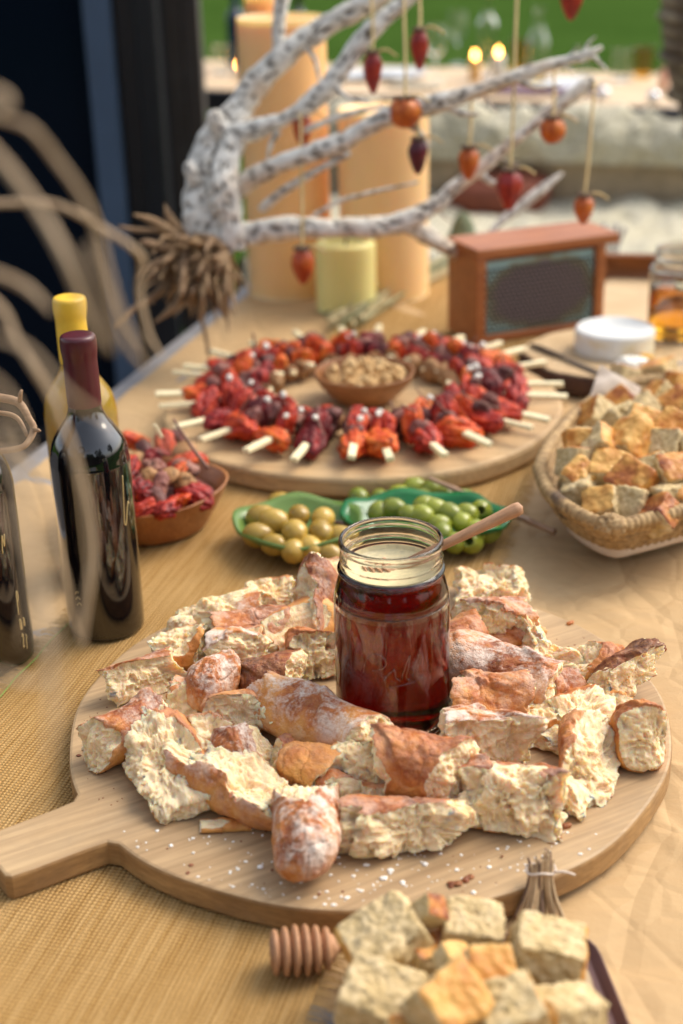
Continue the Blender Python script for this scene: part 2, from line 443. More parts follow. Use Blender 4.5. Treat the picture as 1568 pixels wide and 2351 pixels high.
patio = piece('patio', box(9, 8.3, .08, .01, (-4.1, .0, -.001)), plain('patio_stone', (.11, .10, .095), .7, .25, 8)); tag(patio, 'dark stone patio beside the glass door', kind='structure')

# table frame of reference: origin on its left edge
TO = Vector((-.407, 1.793, T)); EY = Vector((.275, .9615, 0)); EX = Vector((.9615, -.275, 0)); TROT = math.atan2(-.275, .9615)
def tl(p): d = Vector((p[0], p[1], 0)) - Vector((TO.x, TO.y, 0)); return d.dot(EX), d.dot(EY)
table = empty('dining_table', (TO.x, TO.y, 0), TROT, label='long grey table under kraft paper and burlap', cat='table')
piece('table_top', box(1.35, 3.0, .035, .004, (.675, -.45, T - .0275)), M_TABLE, table)
for x, y in ((.08, -1.85), (1.27, -1.85), (.08, .95), (1.27, .95)):
    piece('leg', box(.07, .07, T - .047, .004, (x, y, (T - .047) / 2)), M_TABLE, table)
random.seed(4); rs = np.random.RandomState(7)
cre = []
for i in range(150):
    x, y = rs.uniform(.0, 1.3), rs.uniform(-1.9, 1.0); a = rs.uniform(0, math.pi); cre.append((x, y, a, rs.uniform(.05, .22), rs.uniform(.0016, .0052) * rs.choice([-1, 1]), rs.uniform(.006, .024)))
def crease(X, Y):
    Z = np.zeros_like(X) + .0008 * fbm(np.stack([X, Y, X * 0], -1), 6, 3)
    for x, y, a, L, h, wd in cre:
        dx, dy = X - x, Y - y; s = dx * math.cos(a) + dy * math.sin(a); d = -dx * math.sin(a) + dy * math.cos(a)
        side = np.where(d > 0, 1 - d / (wd * 2.4), 1 + d / wd)
        Z += h * np.clip(side, 0, 1) * np.clip(1.4 * (1 - np.abs(s) / L), 0, 1)
    return T - .0058 + np.clip(Z, -.0045, .0045)
paper = piece('kraft_paper', grid(.035, 1.36, -1.4, 1.03, 380, 640, crease), MKR, loc=(TO.x, TO.y, 0)); paper.rotation_euler = (0, 0, TROT)
tag(paper, 'creased brown kraft paper sheet covering the whole table', 'paper')
bx0, by0 = tl((-.033, .713))
RX1, RX0 = bx0, bx0 - .392
def cloth(X, Y):
    P = np.stack([X, Y, X * 0], -1)
    e = np.minimum(X - RX0, RX1 - X)
    return T - .0012 + .0011 * fbm(P, 7, 11, 3) + .0006 * np.sin(Y * 21 + 3 * vnoise(P, 4, 5)) - .0012 * np.clip(1 - e / .012, 0, 1)
run = empty('burlap_runner', (TO.x, TO.y, 0), TROT, label='golden burlap runner with frayed edges lying under the boards', cat='cloth')
piece('cloth', grid(RX0, RX1, -1.9, .98, 130, 620, cloth), MBUR, run)
fr = []
M_FR = plain('burlap_thread', (.56, .36, .14), .9, .25, 300)
for side, x0 in ((-1, RX0), (1, RX1)):
    y = -1.3
    while y < .95:
        y += rs.uniform(.0022, .0034); L = rs.uniform(.011, .02); dx = side * L; dy = rs.uniform(-.006, .006)
        fr.append(tube([(x0 - side * .002, y, T - .0015), (x0 + dx * .5, y + dy * .3, T - .0008 + rs.uniform(0, .0012)), (x0 + dx, y + dy, T - .0022)], [.0007, .0006, .0003], 4, 2, False))
tag(piece('fringe', join(fr), M_FR, run), kind='stuff')
yy = np.arange(-1.3, .96, .02)
piece('edge_thread', tube([(RX0 + .003 + .0012 * math.sin(i * 1.7), y, T + .0004) for i, y in enumerate(yy)], .0006, 5, 2), plain('green_thread', (.25, .38, .08), .8), run)

# building at the left: glass door and timber wall
WY = 3.7
def wx(u, y): return (u - CX) / F_PX * (y * math.cos(PITCH) + .45 * math.sin(PITCH)) - 0.0
mgl = Mat('dark_glass'); mgl.base((.004, .008, .015)).set(rough=.12, spec=.12, ior=1.3)
m_steel = plain('blue_steel', (.060, .095, .155), .45, .1, 10)
m_blk = plain('black_steel', (.006, .007, .010), .35, .2, 10)
m_dkw = wood('dark_cladding', (.028, .021, .017), (.042, .031, .024), (.058, .042, .032), (40, 40, 3), 0, .6)
door = empty('glass_door', (-1.6, WY, 0), label='tall dark glass door with steel frame beside the table', cat='door')
xs = {k: wx(k, WY) for k in (238, 300, 352, 400, 482)}
piece('pane', box(1.9, .012, 2.7, .001, (xs[238] - .95 + 1.6, .0, 1.42)), mgl.m, door)
piece('jamb', box(xs[300] - xs[238], .05, 2.75, .004, ((xs[238] + xs[300]) / 2 + 1.6, -.03, 1.42)), m_steel, door)
piece('mullion', box(xs[352] - xs[300], .06, 2.75, .004, ((xs[300] + xs[352]) / 2 + 1.6, .012, 1.42)), plain('brown_steel', (.014, .012, .014), .4), door)
piece('post', box(xs[400] - xs[352], .10, 2.75, .006, ((xs[352] + xs[400]) / 2 + 1.6, -.01, 1.42)), m_blk, door)
piece('threshold', box(2.2, .12, .045, .004, (xs[238] - .82 + 1.6, -.02, .06)), m_blk, door)
piece('head_rail', box(2.2, .08, .10, .004, (xs[238] - .82 + 1.6, .0, 2.82)), m_blk, door)
wall = empty('timber_wall', (xs[400], WY + .1, 0), label='narrow dark brown timber wall ending beside the glass door', cat='wall')
nb = 2; bw_ = (xs[482] - xs[400]) / nb
for i in range(nb):
    piece('plank', box(bw_ - .0015, .09 + .002 * i, 2.75, .0008, (bw_ * (i + .5), .06, 1.42)), m_dkw, wall)
bld = empty('building', (-2.5, 6.0, 0), label='dark house interior seen through the glass door', cat='building')
piece('back_wall', box(4.0, .1, 2.85, .01, (.05, -1.2, 1.45)), plain('dark_plaster', (.03, .032, .036), .9), bld)
piece('ceiling_slab', box(4.1, 2.4, .12, .01, (.1, -1.1, 2.95)), plain('dark_ceiling', (.05, .05, .05), .9), bld)

M_EDGE = wood('board_edge', (.22, .115, .04), (.36, .20, .075), (.48, .29, .115), (14, 14, 60), 0, .5)
# ------------------------------------------------------------------ bread board
BC = Vector((.0183, 1.046)); BR = .2555; BT = 22.0       # board top, mm above the table
ax = Vector((-.84, -.5426)); px_ = Vector((.5426, -.84))
hw = .031
a0 = math.atan2(ax.y, ax.x); da = math.asin(hw / BR)
out_ = []
n = 150
for i in range(n + 1):
    a = a0 + da * 1.25 + (2 * math.pi - 2.5 * da) * i / n
    r = BR + .0012 * math.sin(a * 5 + 1) + .0008 * math.sin(a * 13)
    out_.append((r * math.cos(a), r * math.sin(a)))
n_perp = Vector((-ax.y, ax.x))          # counter-clockwise side
def hp(s, t): q = ax * s + n_perp * t; return (q.x, q.y)
out_ += [hp(BR + .004, -hw * 1.04), hp(BR + .02, -hw), hp(.318, -hw * .98), hp(.334, -hw * .93), hp(.338, -hw * .8), hp(.339, 0), hp(.338, hw * .8), hp(.334, hw * .93), hp(.318, hw * .98), hp(BR + .02, hw), hp(BR + .004, hw * 1.04)]
bb = empty('bread_board', (BC.x, BC.y, T), label='big round pale wooden board with handle under the torn bread', cat='cutting board')
bd = piece('board', prism(out_, 0, BT / 1000, .0028), [M_BOARD, M_EDGE], bb, smooth=False)
for p_ in bd.data.polygons: p_.material_index = 0 if p_.normal.z > .5 else 1

# ------------------------------------------------------------------ torn bread
def pits(Q, size, r, s, keep=1.0):
    """depth (in units of the pit radius) of round pores scattered with that spacing; keep: share of cells that hold one"""
    P = np.asarray(Q, float) / size + 1000.0; I = np.floor(P).astype(np.int64); best = np.zeros(len(P))
    for a in (-1, 0, 1):
        for b in (-1, 0, 1):
            for c in (-1, 0, 1):
                J = I + np.array([a, b, c]); rr_ = r * (.45 + .55 * _h(J[:, 0], J[:, 1], J[:, 2], s + 5))
                d2 = 0
                for ax_ in range(3): d2 = d2 + (J[:, ax_] + _h(J[:, 0], J[:, 1], J[:, 2], s + ax_ * 31) - P[:, ax_]) ** 2
                v = np.sqrt(np.clip(1 - d2 / rr_ ** 2, 0, 1)) * rr_
                if keep < 1: v = v * (_h(J[:, 0], J[:, 1], J[:, 2], s + 77) < keep)
                best = np.maximum(best, v)
    return best * size
def bread_geo(L, W, H, cuts, seed, heel=(0, 0), bend=0., sub=5, rough=1.0, tone=.4, flour=.3, score=True, flat=.40, power=4, chip=True):
    """closed chunk in mm, axis along X; cuts: (normal, offset mm) planes that tear the crumb open"""
    D, Fc = ICO[sub]
    d = D * np.array([L, W, H]); d = d / np.linalg.norm(d, axis=1, keepdims=True)
    a = L / 2; apos, aneg = (a if heel[1] else a * 2.2), (a if heel[0] else a * 2.2)
    pl = [(np.array(nv, float) / np.linalg.norm(nv), off) for nv, off in cuts]
    c0 = np.zeros(3)
    for nv, off in pl: c0 -= nv * max(0, .26 * min(W, H) - off * .35)
    r1, r2, r3 = (math.sin(seed * k) for k in (12.9, 78.2, 37.7))
    if not heel[0]: pl.append((np.array((-1, .35 * math.sin(seed), .3 * math.cos(seed * 2))), L / 2))
    if not heel[1]: pl.append((np.array((1, .35 * math.cos(seed * 3), .3 * math.sin(seed * 5))), L / 2))
    if chip and sub == 5 and seed % 2 == 0 and not (heel[0] and heel[1]): pl.append((np.array((.75 if heel[0] else -.75 if heel[1] else (.75 if r1 > 0 else -.75), .8 * r2, .35 + .3 * r3)), .36 * L + .12 * W))
    pl = [(nv / np.linalg.norm(nv), off) for nv, off in pl]
    c0 = np.clip(c0, [-L * .2, -W * .2, -H * .2], [L * .2, W * .2, H * .3])
    hs_ = min(W, H) / 2
    NV = np.array([nv for nv, _ in pl]) if pl else np.array([[0, 0, 1.]])
    def gbody(P):
        A = np.where(P[:, 0] > 0, np.abs(P[:, 0]) / apos, np.abs(P[:, 0]) / aneg) ** power
        B = (P[:, 1] / (W / 2)) ** 2 + (P[:, 2] / (H / 2)) ** 2
        return np.maximum(((A + B ** (power / 2)) ** (1.0 / power) - 1) * hs_, -P[:, 2] - H * flat)
    def solve(d, offs):
        lo, hi = np.zeros(len(d)), np.full(len(d), (L + W + H) * 1.0)
        for _ in range(16):
            m_ = (lo + hi) / 2; P = c0 + d * m_[:, None]; g = gbody(P)
            for (nv, _o), of in zip(pl, offs): g = np.maximum(g, P @ nv - of)
            ins = g < 0; lo = np.where(ins, m_, lo); hi = np.where(ins, hi, m_)
        return c0 + d * lo[:, None]
    def surf(d):
        P = solve(d, [o_ for _, o_ in pl])
        low = fbm(P + seed * 7, 1 / 20, seed + 20, 4); fine = vnoise(P, 1 / 3.0, seed)
        offs = [o_ + rough * (5.0 * low * (1 if i % 2 else -1) + 1.2 * fine) for i, (_, o_) in enumerate(pl)]
        P = solve(d, offs); S = P + seed * 37.7
        gb = gbody(P); gp = np.stack([P @ nv - of for (nv, _), of in zip(pl, offs)]) if pl else np.full((1, len(P)), -99.)
        k = gp.argmax(0); act = gp.max(0)
        crumb = sstep(-.25, .9, act - gb); nrm = NV[k]
        dis = 1.6 * fbm(S, 1 / 22, seed, 3) + .8 * fbm(S, 1 / 5, seed + 3, 3) - 1.5 * np.clip(1 - np.abs(vnoise(S, 1 / 17, seed + 33)) / .09, 0, 1)
        if score:
            q_ = (P[:, 0] + P[:, 1] * .8 + 9 * vnoise(S, 1 / 30, seed)) / 64 + seed * .37
            fr = q_ - np.floor(q_)
            ear = sstep(.36, .44, fr) * (1 - sstep(.44, .85, fr)) * np.clip(P[:, 2] / (H / 2), 0, 1)
            dis += 3.6 * ear + 1.2 * ear * fbm(S, 1 / 4, seed + 31, 2)
        dep = sstep(0, 4.0, -gb)
        Q = S + 3.0 * np.stack([vnoise(S, 1 / 9, seed + 90), vnoise(S, 1 / 9, seed + 91), vnoise(S, 1 / 9, seed + 92)], 1)
        tear = 3.8 * fbm(Q, 1 / 24, seed + 50, 2) + .8 * fbm(Q, 1 / 6, seed + 60, 2) + 1.2 * (1 - 2 * np.abs(vnoise(S * np.array([.35, 1, 1]), 1 / 6, seed + 40)))
        tear -= .85 * pits(Q, 15, .46, seed, .5) + .62 * pits(Q, 7.0, .48, seed + 7, .7) + .55 * pits(Q, 3.6, .50, seed + 11, .8)
        tear = np.clip(tear, -.30 * min(W, H), 5)
        rd = P - c0; rd /= np.linalg.norm(rd, axis=1, keepdims=True) + 1e-9
        V = P + rd * (dis * (1 - crumb))[:, None] + nrm * (rough * tear * crumb * (.15 + .85 * dep))[:, None]
        WP = S + 400
        V = V + np.stack([vnoise(WP, 1 / 38, seed + 80), vnoise(WP, 1 / 38, seed + 81), .7 * vnoise(WP, 1 / 38, seed + 82)], 1) * 5.5 * min(1, H / 36)
        V[:, 1] += bend * (V[:, 0] / (L / 2)) ** 2 - bend * .4
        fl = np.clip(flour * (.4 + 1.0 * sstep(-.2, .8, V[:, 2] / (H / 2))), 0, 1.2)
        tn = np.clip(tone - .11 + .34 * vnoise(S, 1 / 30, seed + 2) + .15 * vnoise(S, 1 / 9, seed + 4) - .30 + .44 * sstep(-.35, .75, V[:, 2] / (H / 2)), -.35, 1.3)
        return V, crumb, fl, tn
    V, crumb, fl, tn = surf(d)
    if sub == 5:          # split the torn faces once more so that the pores are resolved
        fm = crumb[Fc].mean(1) > .5
        if fm.any():
            f = Fc[fm]; E = np.sort(np.concatenate([f[:, [0, 1]], f[:, [1, 2]], f[:, [2, 0]]]), axis=1)
            U, inv, cnt = np.unique(E, axis=0, return_inverse=True, return_counts=True); inv = inv.ravel()
            md_ = d[U[:, 0]] + d[U[:, 1]]; md_ /= np.linalg.norm(md_, axis=1, keepdims=True)
            V2, c2, f2, t2 = surf(md_); edge = cnt == 1
            V2[edge] = (V[U[edge, 0]] + V[U[edge, 1]]) / 2
            n0, k = len(V), len(f); ab, bc, ca = n0 + inv[:k], n0 + inv[k:2 * k], n0 + inv[2 * k:]
            Fn = np.concatenate([np.stack([f[:, 0], ab, ca], 1), np.stack([f[:, 1], bc, ab], 1), np.stack([f[:, 2], ca, bc], 1), np.stack([ab, bc, ca], 1)])
            V, crumb, fl, tn = np.concatenate([V, V2]), np.concatenate([crumb, np.where(edge, (crumb[U[:, 0]] + crumb[U[:, 1]]) / 2, np.maximum(c2, .55))]), np.concatenate([fl, f2]), np.concatenate([tn, t2])
            Fl = np.concatenate([np.zeros(int((~fm).sum()), bool), np.ones(len(Fn), bool)]); Fc = np.concatenate([Fc[~fm], Fn])
            return V / 1000, (Fc, Fl), crumb, fl, tn
    return V / 1000, Fc, crumb, fl, tn
def islands(f, nv):
    """a number per face: which connected piece it belongs to"""
    lab = np.arange(nv)
    for _ in range(200):
        m_ = lab[f].min(1); old = lab.copy()
        for c in range(3): np.minimum.at(lab, f[:, c], m_)
        lab = lab[lab]
        if (lab == old).all(): break
    return lab[f[:, 0]]
def bread_parts(root, geo, mat, names=('crust', 'crumb')):
    V, Fc, crumb, fl, tn = geo
    if isinstance(Fc, tuple): Fc, fm = Fc
    else: fm = crumb[Fc].mean(1) > .5
    fm = fm.copy(); groups = []
    if fm.any():
        idx = np.nonzero(fm)[0]; lab = islands(Fc[idx], len(V))
        for q in np.unique(lab):
            sel = idx[lab == q]
            if len(sel) < max(60, .03 * len(idx)): fm[sel] = False
            else: groups.append((names[1], sel))
    groups.insert(0, (names[0], np.nonzero(~fm)[0]))
    for nm, sel in groups:
        if len(sel) == 0: continue
        f = Fc[sel]; u, inv = np.unique(f, return_inverse=True); f = inv.reshape(f.shape)
        me = mesh(nm, V[u], f, mat)
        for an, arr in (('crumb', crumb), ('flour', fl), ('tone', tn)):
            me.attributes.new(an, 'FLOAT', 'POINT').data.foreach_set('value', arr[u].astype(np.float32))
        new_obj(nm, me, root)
ORD = 'first second third fourth fifth sixth seventh eighth ninth tenth eleventh twelfth thirteenth fourteenth fifteenth sixteenth seventeenth eighteenth nineteenth twentieth'.split()
ORD += ['twenty-' + w_ for w_ in ORD[:9]]
def ranks(uv, cuts):
    """row number and place from the left for points on the grid; cuts: row limits in v"""
    row = [sum(v > c for c in cuts) for _, v in uv]; res = []
    for i, (u, v) in enumerate(uv):
        same = sorted(uv[j][0] for j in range(len(uv)) if row[j] == row[i]); res.append((row[i], same.index(u)))
    return res
def bread(p0, p1, W, H, label, lift=0, cuts=(), roll=0, seed=1, k=1.0, name='torn_bread', tilt=None, base=BT, cat='bread', group='torn bread on the round board', **kw):
    """p0, p1: ends of the long axis as seen; cuts: world normals (x right, y away, z up) with offset mm"""
    W, H = W * 1.06, H * 1.04
    h = base + lift + H * .42
    A, B_ = at(*p0, h), at(*p1, h)
    c = (A + B_) / 2; dv = B_ - A; L = max(dv.length * 1000, 15) * k * .97
    yaw = math.atan2(dv.y, dv.x)
    Mx = Matrix.Rotation(yaw, 3, 'Z') @ Matrix.Rotation(R(tilt or 0), 3, 'Y') @ Matrix.Rotation(R(roll), 3, 'X')
    inv = Mx.inverted()
    lc = [(tuple(inv @ Vector(nv)), off) for nv, off in cuts]
    V, Fc, cr, fl, tn = bread_geo(L, W, H, lc, seed, **kw)
    V = V @ np.array(Mx).T
    z0 = V[:, 2].min()
    root = empty(name, (c.x, c.y, T + (base + lift) / 1000 - .0006), label=label, cat=cat, group=group)
    V[:, 2] -= z0
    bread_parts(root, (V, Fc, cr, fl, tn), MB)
    return root
FRONT = (0, -1, .35); UPF = (0, -.5, 1); UPW = (0, 0, 1)
# left half
bread((345, 1492), (472, 1478), 50, 40, 'crumbly torn piece with open white top at the upper left rim', cuts=[((-.2, .1, 1), 9), ((-.4, -.5, .8), 14)], seed=1, tone=.05, flour=.0)
bread((258, 1582), (405, 1530), 40, 36, 'wedge with dark slashed crust and crumb facing front at the left rim', cuts=[((.5, -.9, .25), 6)], seed=2, tone=.55, flour=.35)
bread((420, 1575), (545, 1580), 52, 50, 'rounded bread heel dusted white with flour', heel=(1, 1), seed=3, tone=.45, flour=1.1, power=2.6)
bread((500, 1500), (612, 1530), 46, 44, 'floured piece with a hollow crumb face behind the rounded heel', cuts=[((.1, -1, .35), 8)], seed=4, tone=.35, flour=.9)
bread((540, 1568), (700, 1545), 42, 36, 'piece with scorched dark brown crust on top', cuts=[((1, -.35, .25), 22)], heel=(1, 0), seed=5, tone=.95, flour=.0)
bread((232, 1715), (425, 1612), 42, 42, 'long piece with purple-brown ridge and orange side at far left', seed=6, tone=.50, flour=.45, cuts=[((.7, .9, .3), 17)])
bread((330, 1672), (432, 1835), 62, 46, 'large crumb-up chunk at the left front of the board', cuts=[((-.15, -.35, 1), 6), ((-.9, -.5, .4), 22)], seed=7, tone=.3, flour=.1, rough=1.15)
bread((470, 1655), (615, 1640), 44, 46, 'oval slice end with crust ring facing front', cuts=[((.05, -1, .25), 8)], heel=(1, 1), seed=8, tone=.25, flour=.2, power=3)
bread((610, 1598), (848, 1712), 46, 44, 'long pink floured crust piece leaning towards the jar', lift=6, seed=9, tone=.28, flour=.75, k=1.02)
bread((385, 1425), (580, 1392), 44, 42, 'pale crumb piece with red floured crust at the upper left', cuts=[((-.35, .0, 1), 7), ((-.9, -.3, .6), 24)], seed=10, tone=.35, flour=.7)
bread((502, 1460), (640, 1440), 44, 42, 'reddish crust piece lying between two crumb chunks at upper left', lift=4, seed=11, tone=.5, flour=.35)
bread((560, 1385), (670, 1372), 50, 46, 'fluffy crumb chunk at the back left behind the crusts', cuts=[((0, -.5, 1), 3), ((0, -1, .1), 10)], seed=12, tone=.2, flour=.1, rough=1.2)
bread((618, 1480), (730, 1415), 40, 40, 'smooth peach piece torn hollow left of the jar', lift=6, cuts=[((.3, -.7, .7), 11)], seed=13, tone=.0, flour=.12, rough=.35)
bread((690, 1440), (745, 1350), 38, 52, 'upright torn crust with crumb lining left of the jar', lift=8, cuts=[((-1, -.3, .3), 5)], seed=14, tone=.62, flour=.2, tilt=-18)
bread((662, 1512), (790, 1502), 46, 44, 'slice with a deep hole facing front beside the jar', cuts=[((.05, -1, .3), 6)], heel=(1, 0), seed=15, tone=.4, flour=.05, rough=1.25)
bread((690, 1345), (800, 1325), 44, 40, 'rearmost piece with crust and crumb behind the jar', cuts=[((.6, -.5, .8), 9)], seed=16, tone=.45, flour=.4)
# left front
bread((425, 1745), (690, 1862), 50, 42, 'long split piece, crumb up, crust along its front', cuts=[((.25, .1, 1), 8)], seed=17, tone=.42, flour=.4)
bread((478, 1742), (612, 1718), 44, 38, 'purple floured crust tucked behind the long split piece', heel=(1, 0), seed=18, tone=.5, flour=.85)
bread((618, 1750), (672, 1728), 26, 30, 'small knobbly red crust lump in the front left heap', seed=19, tone=.55, flour=.1, sub=4)
bread((650, 1752), (782, 1785), 38, 36, 'golden bottom-crust piece below the long pink piece', heel=(1, 0), seed=20, tone=-.15, flour=.12, score=False)
bread((706, 2000), (702, 1822), 50, 48, 'floury baguette tip pointing at the camera', heel=(1, 0), seed=21, tone=.55, flour=.95, power=2.7, cuts=[((-.1, .4, 1), 23)], lift=2)
bread((462, 1896), (580, 1893), 14, 7, 'thin pale crumb sliver lying under the long split piece', cuts=[((0, 0, 1), 2)], seed=22, tone=.1, flour=0, sub=4, rough=.3)
# front middle
bread((790, 1775), (905, 1755), 48, 46, 'plain crumb lump left of the glossy red-brown piece', cuts=[((0, -.6, 1), 7), ((-.5, -1, .2), 12), ((.2, .9, .6), 15)], seed=23, tone=.2, flour=0, rough=1.1)
bread((872, 1768), (1062, 1785), 52, 52, 'glossy red-brown barrel of crust in the front middle', lift=5, seed=24, tone=.50, flour=.12, roll=15)
bread((1005, 1700), (1225, 1728), 54, 52, 'white floured piece with crumb cave facing front', cuts=[((.05, -1, .12), 8)], seed=25, tone=.35, flour=1.25)
bread((795, 1895), (1060, 1905), 48, 40, 'front piece split sideways showing crumb between two crusts', cuts=[((0, -1, .18), 8)], seed=26, tone=.55, flour=.25, score=False, rough=1.2)
bread((1080, 1825), (1285, 1850), 56, 50, 'chunk with red crust patch and crumb hanging at its front', cuts=[((-.25, -1, .25), 12), ((-.5, -.25, 1), 17)], seed=27, tone=.45, flour=.2, rough=1.3)
# right half
bread((1052, 1345), (1215, 1342), 52, 42, 'pale crumb chunk with brown crust flap at the back right', cuts=[((-.2, -.3, 1), 3), ((.4, -.9, .3), 13)], seed=28, tone=.3, flour=.0, rough=1.2)
bread((1075, 1442), (1212, 1428), 52, 44, 'domed red crust piece with crumb face at the right of the jar', cuts=[((-.45, -1, .1), 13)], seed=29, tone=.5, flour=.4)
bread((1036, 1490), (1092, 1462), 40, 40, 'small red crust piece squeezed against the right of the jar', seed=30, tone=.55, flour=.2, sub=4)
bread((1135, 1478), (1228, 1458), 26, 12, 'flat crust flake between the domed piece and a crumb lump', lift=8, seed=31, tone=.2, flour=.2, sub=4, tilt=-12)
bread((1222, 1465), (1290, 1540), 40, 40, 'bare doughy crumb lump at the right', cuts=[((0, -.6, 1), 6), ((-1, -.3, .3), 11), ((.8, .5, .5), 13)], seed=32, tone=.1, flour=0, rough=1.1)
bread((1062, 1520), (1292, 1585), 58, 46, 'broad red crust with flour patches right of the jar', lift=3, seed=33, tone=.5, flour=.65)
bread((1042, 1622), (1225, 1605), 50, 48, 'orange-brown barrel piece right in front of the jar', lift=4, seed=34, tone=.22, flour=.3, cuts=[((1, -.15, .1), 34)])
bread((1300, 1520), (1425, 1545), 46, 44, 'reddish knob of crust with crumb at its back', cuts=[((-.7, .2, .7), 12), ((-.9, -.6, .1), 20)], heel=(0, 1), seed=35, tone=.35, flour=.1)
bread((1385, 1600), (1490, 1535), 42, 34, 'burnt dark crust curling up at the right rim', lift=4, cuts=[((.35, -.8, .25), 5)], seed=36, tone=.98, flour=.0, tilt=-14)
bread((1420, 1525), (1512, 1502), 20, 10, 'burnt crust splinter standing off the right rim', lift=24, seed=47, tone=.98, flour=0, sub=4, tilt=-16, heel=(1, 0))
bread((1222, 1700), (1410, 1625), 60, 36, 'wide stretch of torn crumb in the right heap', cuts=[((0, -.25, 1), 5), ((-.4, -1, .3), 16)], seed=37, tone=.2, flour=0, rough=1.3)
bread((1352, 1828), (1360, 1665), 48, 46, 'tall crumb slice with crust down its left side', cuts=[((.75, -.5, .75), 4)], seed=38, tone=.35, flour=.15, rough=1.15)
bread((1402, 1700), (1540, 1690), 48, 54, 'round crumb slice facing front at the far right', cuts=[((.05, -1, .45), 8)], heel=(1, 1), seed=39, tone=.25, flour=.05, power=3)
# smaller scraps filling the heap
for q, (p0, p1, W_, H_, lf, tn_, fl_, ct, lb) in enumerate([
    ((455, 1690), (520, 1705), 34, 34, 4, .45, .5, [((0, -.6, .8), 8)], 'small crust scrap between the large crumb chunk and the oval slice'),
    ((600, 1640), (655, 1615), 30, 32, 14, .2, .1, [((0, -.5, 1), 5)], 'small crumb scrap on top of the long pink piece'),
    ((760, 1800), (815, 1830), 30, 28, 0, .4, .3, [((.2, -.7, .6), 7)], 'small scrap right of the floury baguette tip'),
    ((1050, 1672), (1120, 1660), 34, 32, 10, .5, .8, [], 'floured crust scrap between the barrel and the white floured piece'),
    ((1225, 1640), (1290, 1622), 32, 30, 8, .3, .1, [((0, -.4, 1), 6)], 'crumb scrap beside the orange-brown barrel'),
    ((1060, 1815), (1120, 1795), 32, 34, 12, .6, .3, [((-.3, -.8, .5), 9)], 'dark crust scrap behind the chunk with the red crust patch'),
    ((395, 1590), (450, 1610), 30, 30, 6, .35, .6, [((0, -.8, .5), 7)], 'small floured scrap left of the rounded heel'),
    ((1240, 1595), (1300, 1575), 34, 34, 2, .5, .5, [], 'red crust scrap right of the broad red crust'),
    ((1395, 1625), (1450, 1640), 30, 26, 4, .15, .0, [((0, -.5, 1), 5)], 'crumb scrap above the round crumb slice'),
    ((830, 1830), (890, 1838), 28, 26, 0, .4, .2, [((0, -.9, .3), 6)], 'small scrap under the plain crumb lump'),
    ((545, 1480), (600, 1468), 30, 30, 14, .6, .4, [((.3, -.6, .6), 8)], 'small dark crust scrap on the upper left heap')]):
    bread(p0, p1, W_, H_, lb, lift=lf, cuts=ct, seed=61 + 2 * q, tone=tn_, flour=fl_, sub=4)
# crumbs and flakes on the board
rs = np.random.RandomState(3); sp = []
M_FLOUR = plain('flour', (.85, .82, .76), .9, .05, 200); M_CRUMB = plain('crust_crumb', (.22, .07, .03), .7, .4, 200)
def specks(boxes, n, s0, s1, mat, nm):
    g = []
    for i in range(n):
        u0, v0, u1, v1 = boxes[rs.randint(len(boxes))]
        p = at(rs.uniform(u0, u1), rs.uniform(v0, v1), BT)
        if (Vector((p.x, p.y)) - BC).length > BR - .006: continue
        s = rs.uniform(s0, s1) * (.4 + rs.rand() ** 3)
        V, Fc = ICO[2]; Vv = V * s * np.array([rs.uniform(.7, 1.4), 1, .45]) * (1 + .3 * vnoise(V, 2, i))[:, None]
        g.append((Vv + np.array([p.x - BC.x, p.y - BC.y, (BT / 1000) + s * .2]), Fc))
    o = piece(nm, join(g), mat); o.location = (BC.x, BC.y, T); return tag(o, kind='stuff')
tag(specks([(260, 1900, 620, 2060), (520, 1960, 900, 2090), (800, 1960, 1150, 2060), (1100, 1900, 1400, 2000)], 240, .0005, .0017, M_FLOUR, 'flour_specks'), 'white flour specks scattered over the board front', 'flour')
tag(specks([(300, 1880, 1400, 2070), (1250, 1400, 1450, 1600), (180, 1600, 300, 1850)], 130, .0005, .0016, M_CRUMB, 'crumbs'), 'tiny brown crumbs scattered over the bread board', 'crumbs')
def flake(u, v, L, W, yaw, label, base=BT, tone=.8):
    p = at(u, v, base); V, Fc, cr, fl, tn = bread_geo(L, W, 5, [], int(u) % 97 + 3, heel=(1, 1), sub=3, tone=tone, flour=0, score=False)
    root = mesh('crust_flake', V * np.array([1, 1, .6]), Fc, MB)
    for an, arr in (('crumb', cr), ('flour', fl), ('tone', tn)): root.attributes.new(an, 'FLOAT', 'POINT').data.foreach_set('value', arr.astype(np.float32))
    o = new_obj('crust_flake', root, None, (p.x, p.y, T + base / 1000 + .001)); o.rotation_euler = (0, 0, yaw); return tag(o, label, 'crumb', 'crust flakes on the board')
flake(1042, 2032, 11, 7, .3, 'dark curled flake near the front rim of the bread board', tone=1.2)
flake(1075, 2018, 9, 5, .8, 'red flake beside the dark curled flake at the front rim')
flake(1300, 1897, 5, 4, .2, 'single crumb right of the hanging crumb chunk')
flake(1498, 1530, 9, 5, 1.2, 'small flake at the right rim of the bread board', tone=.5)
flake(1155, 1967, 6, 4, .6, 'small dark flake front right on the bread board', tone=1.1)
flake(1310, 1432, 8, 5, .6, 'flake lying at the upper right rim of the bread board', tone=.5)

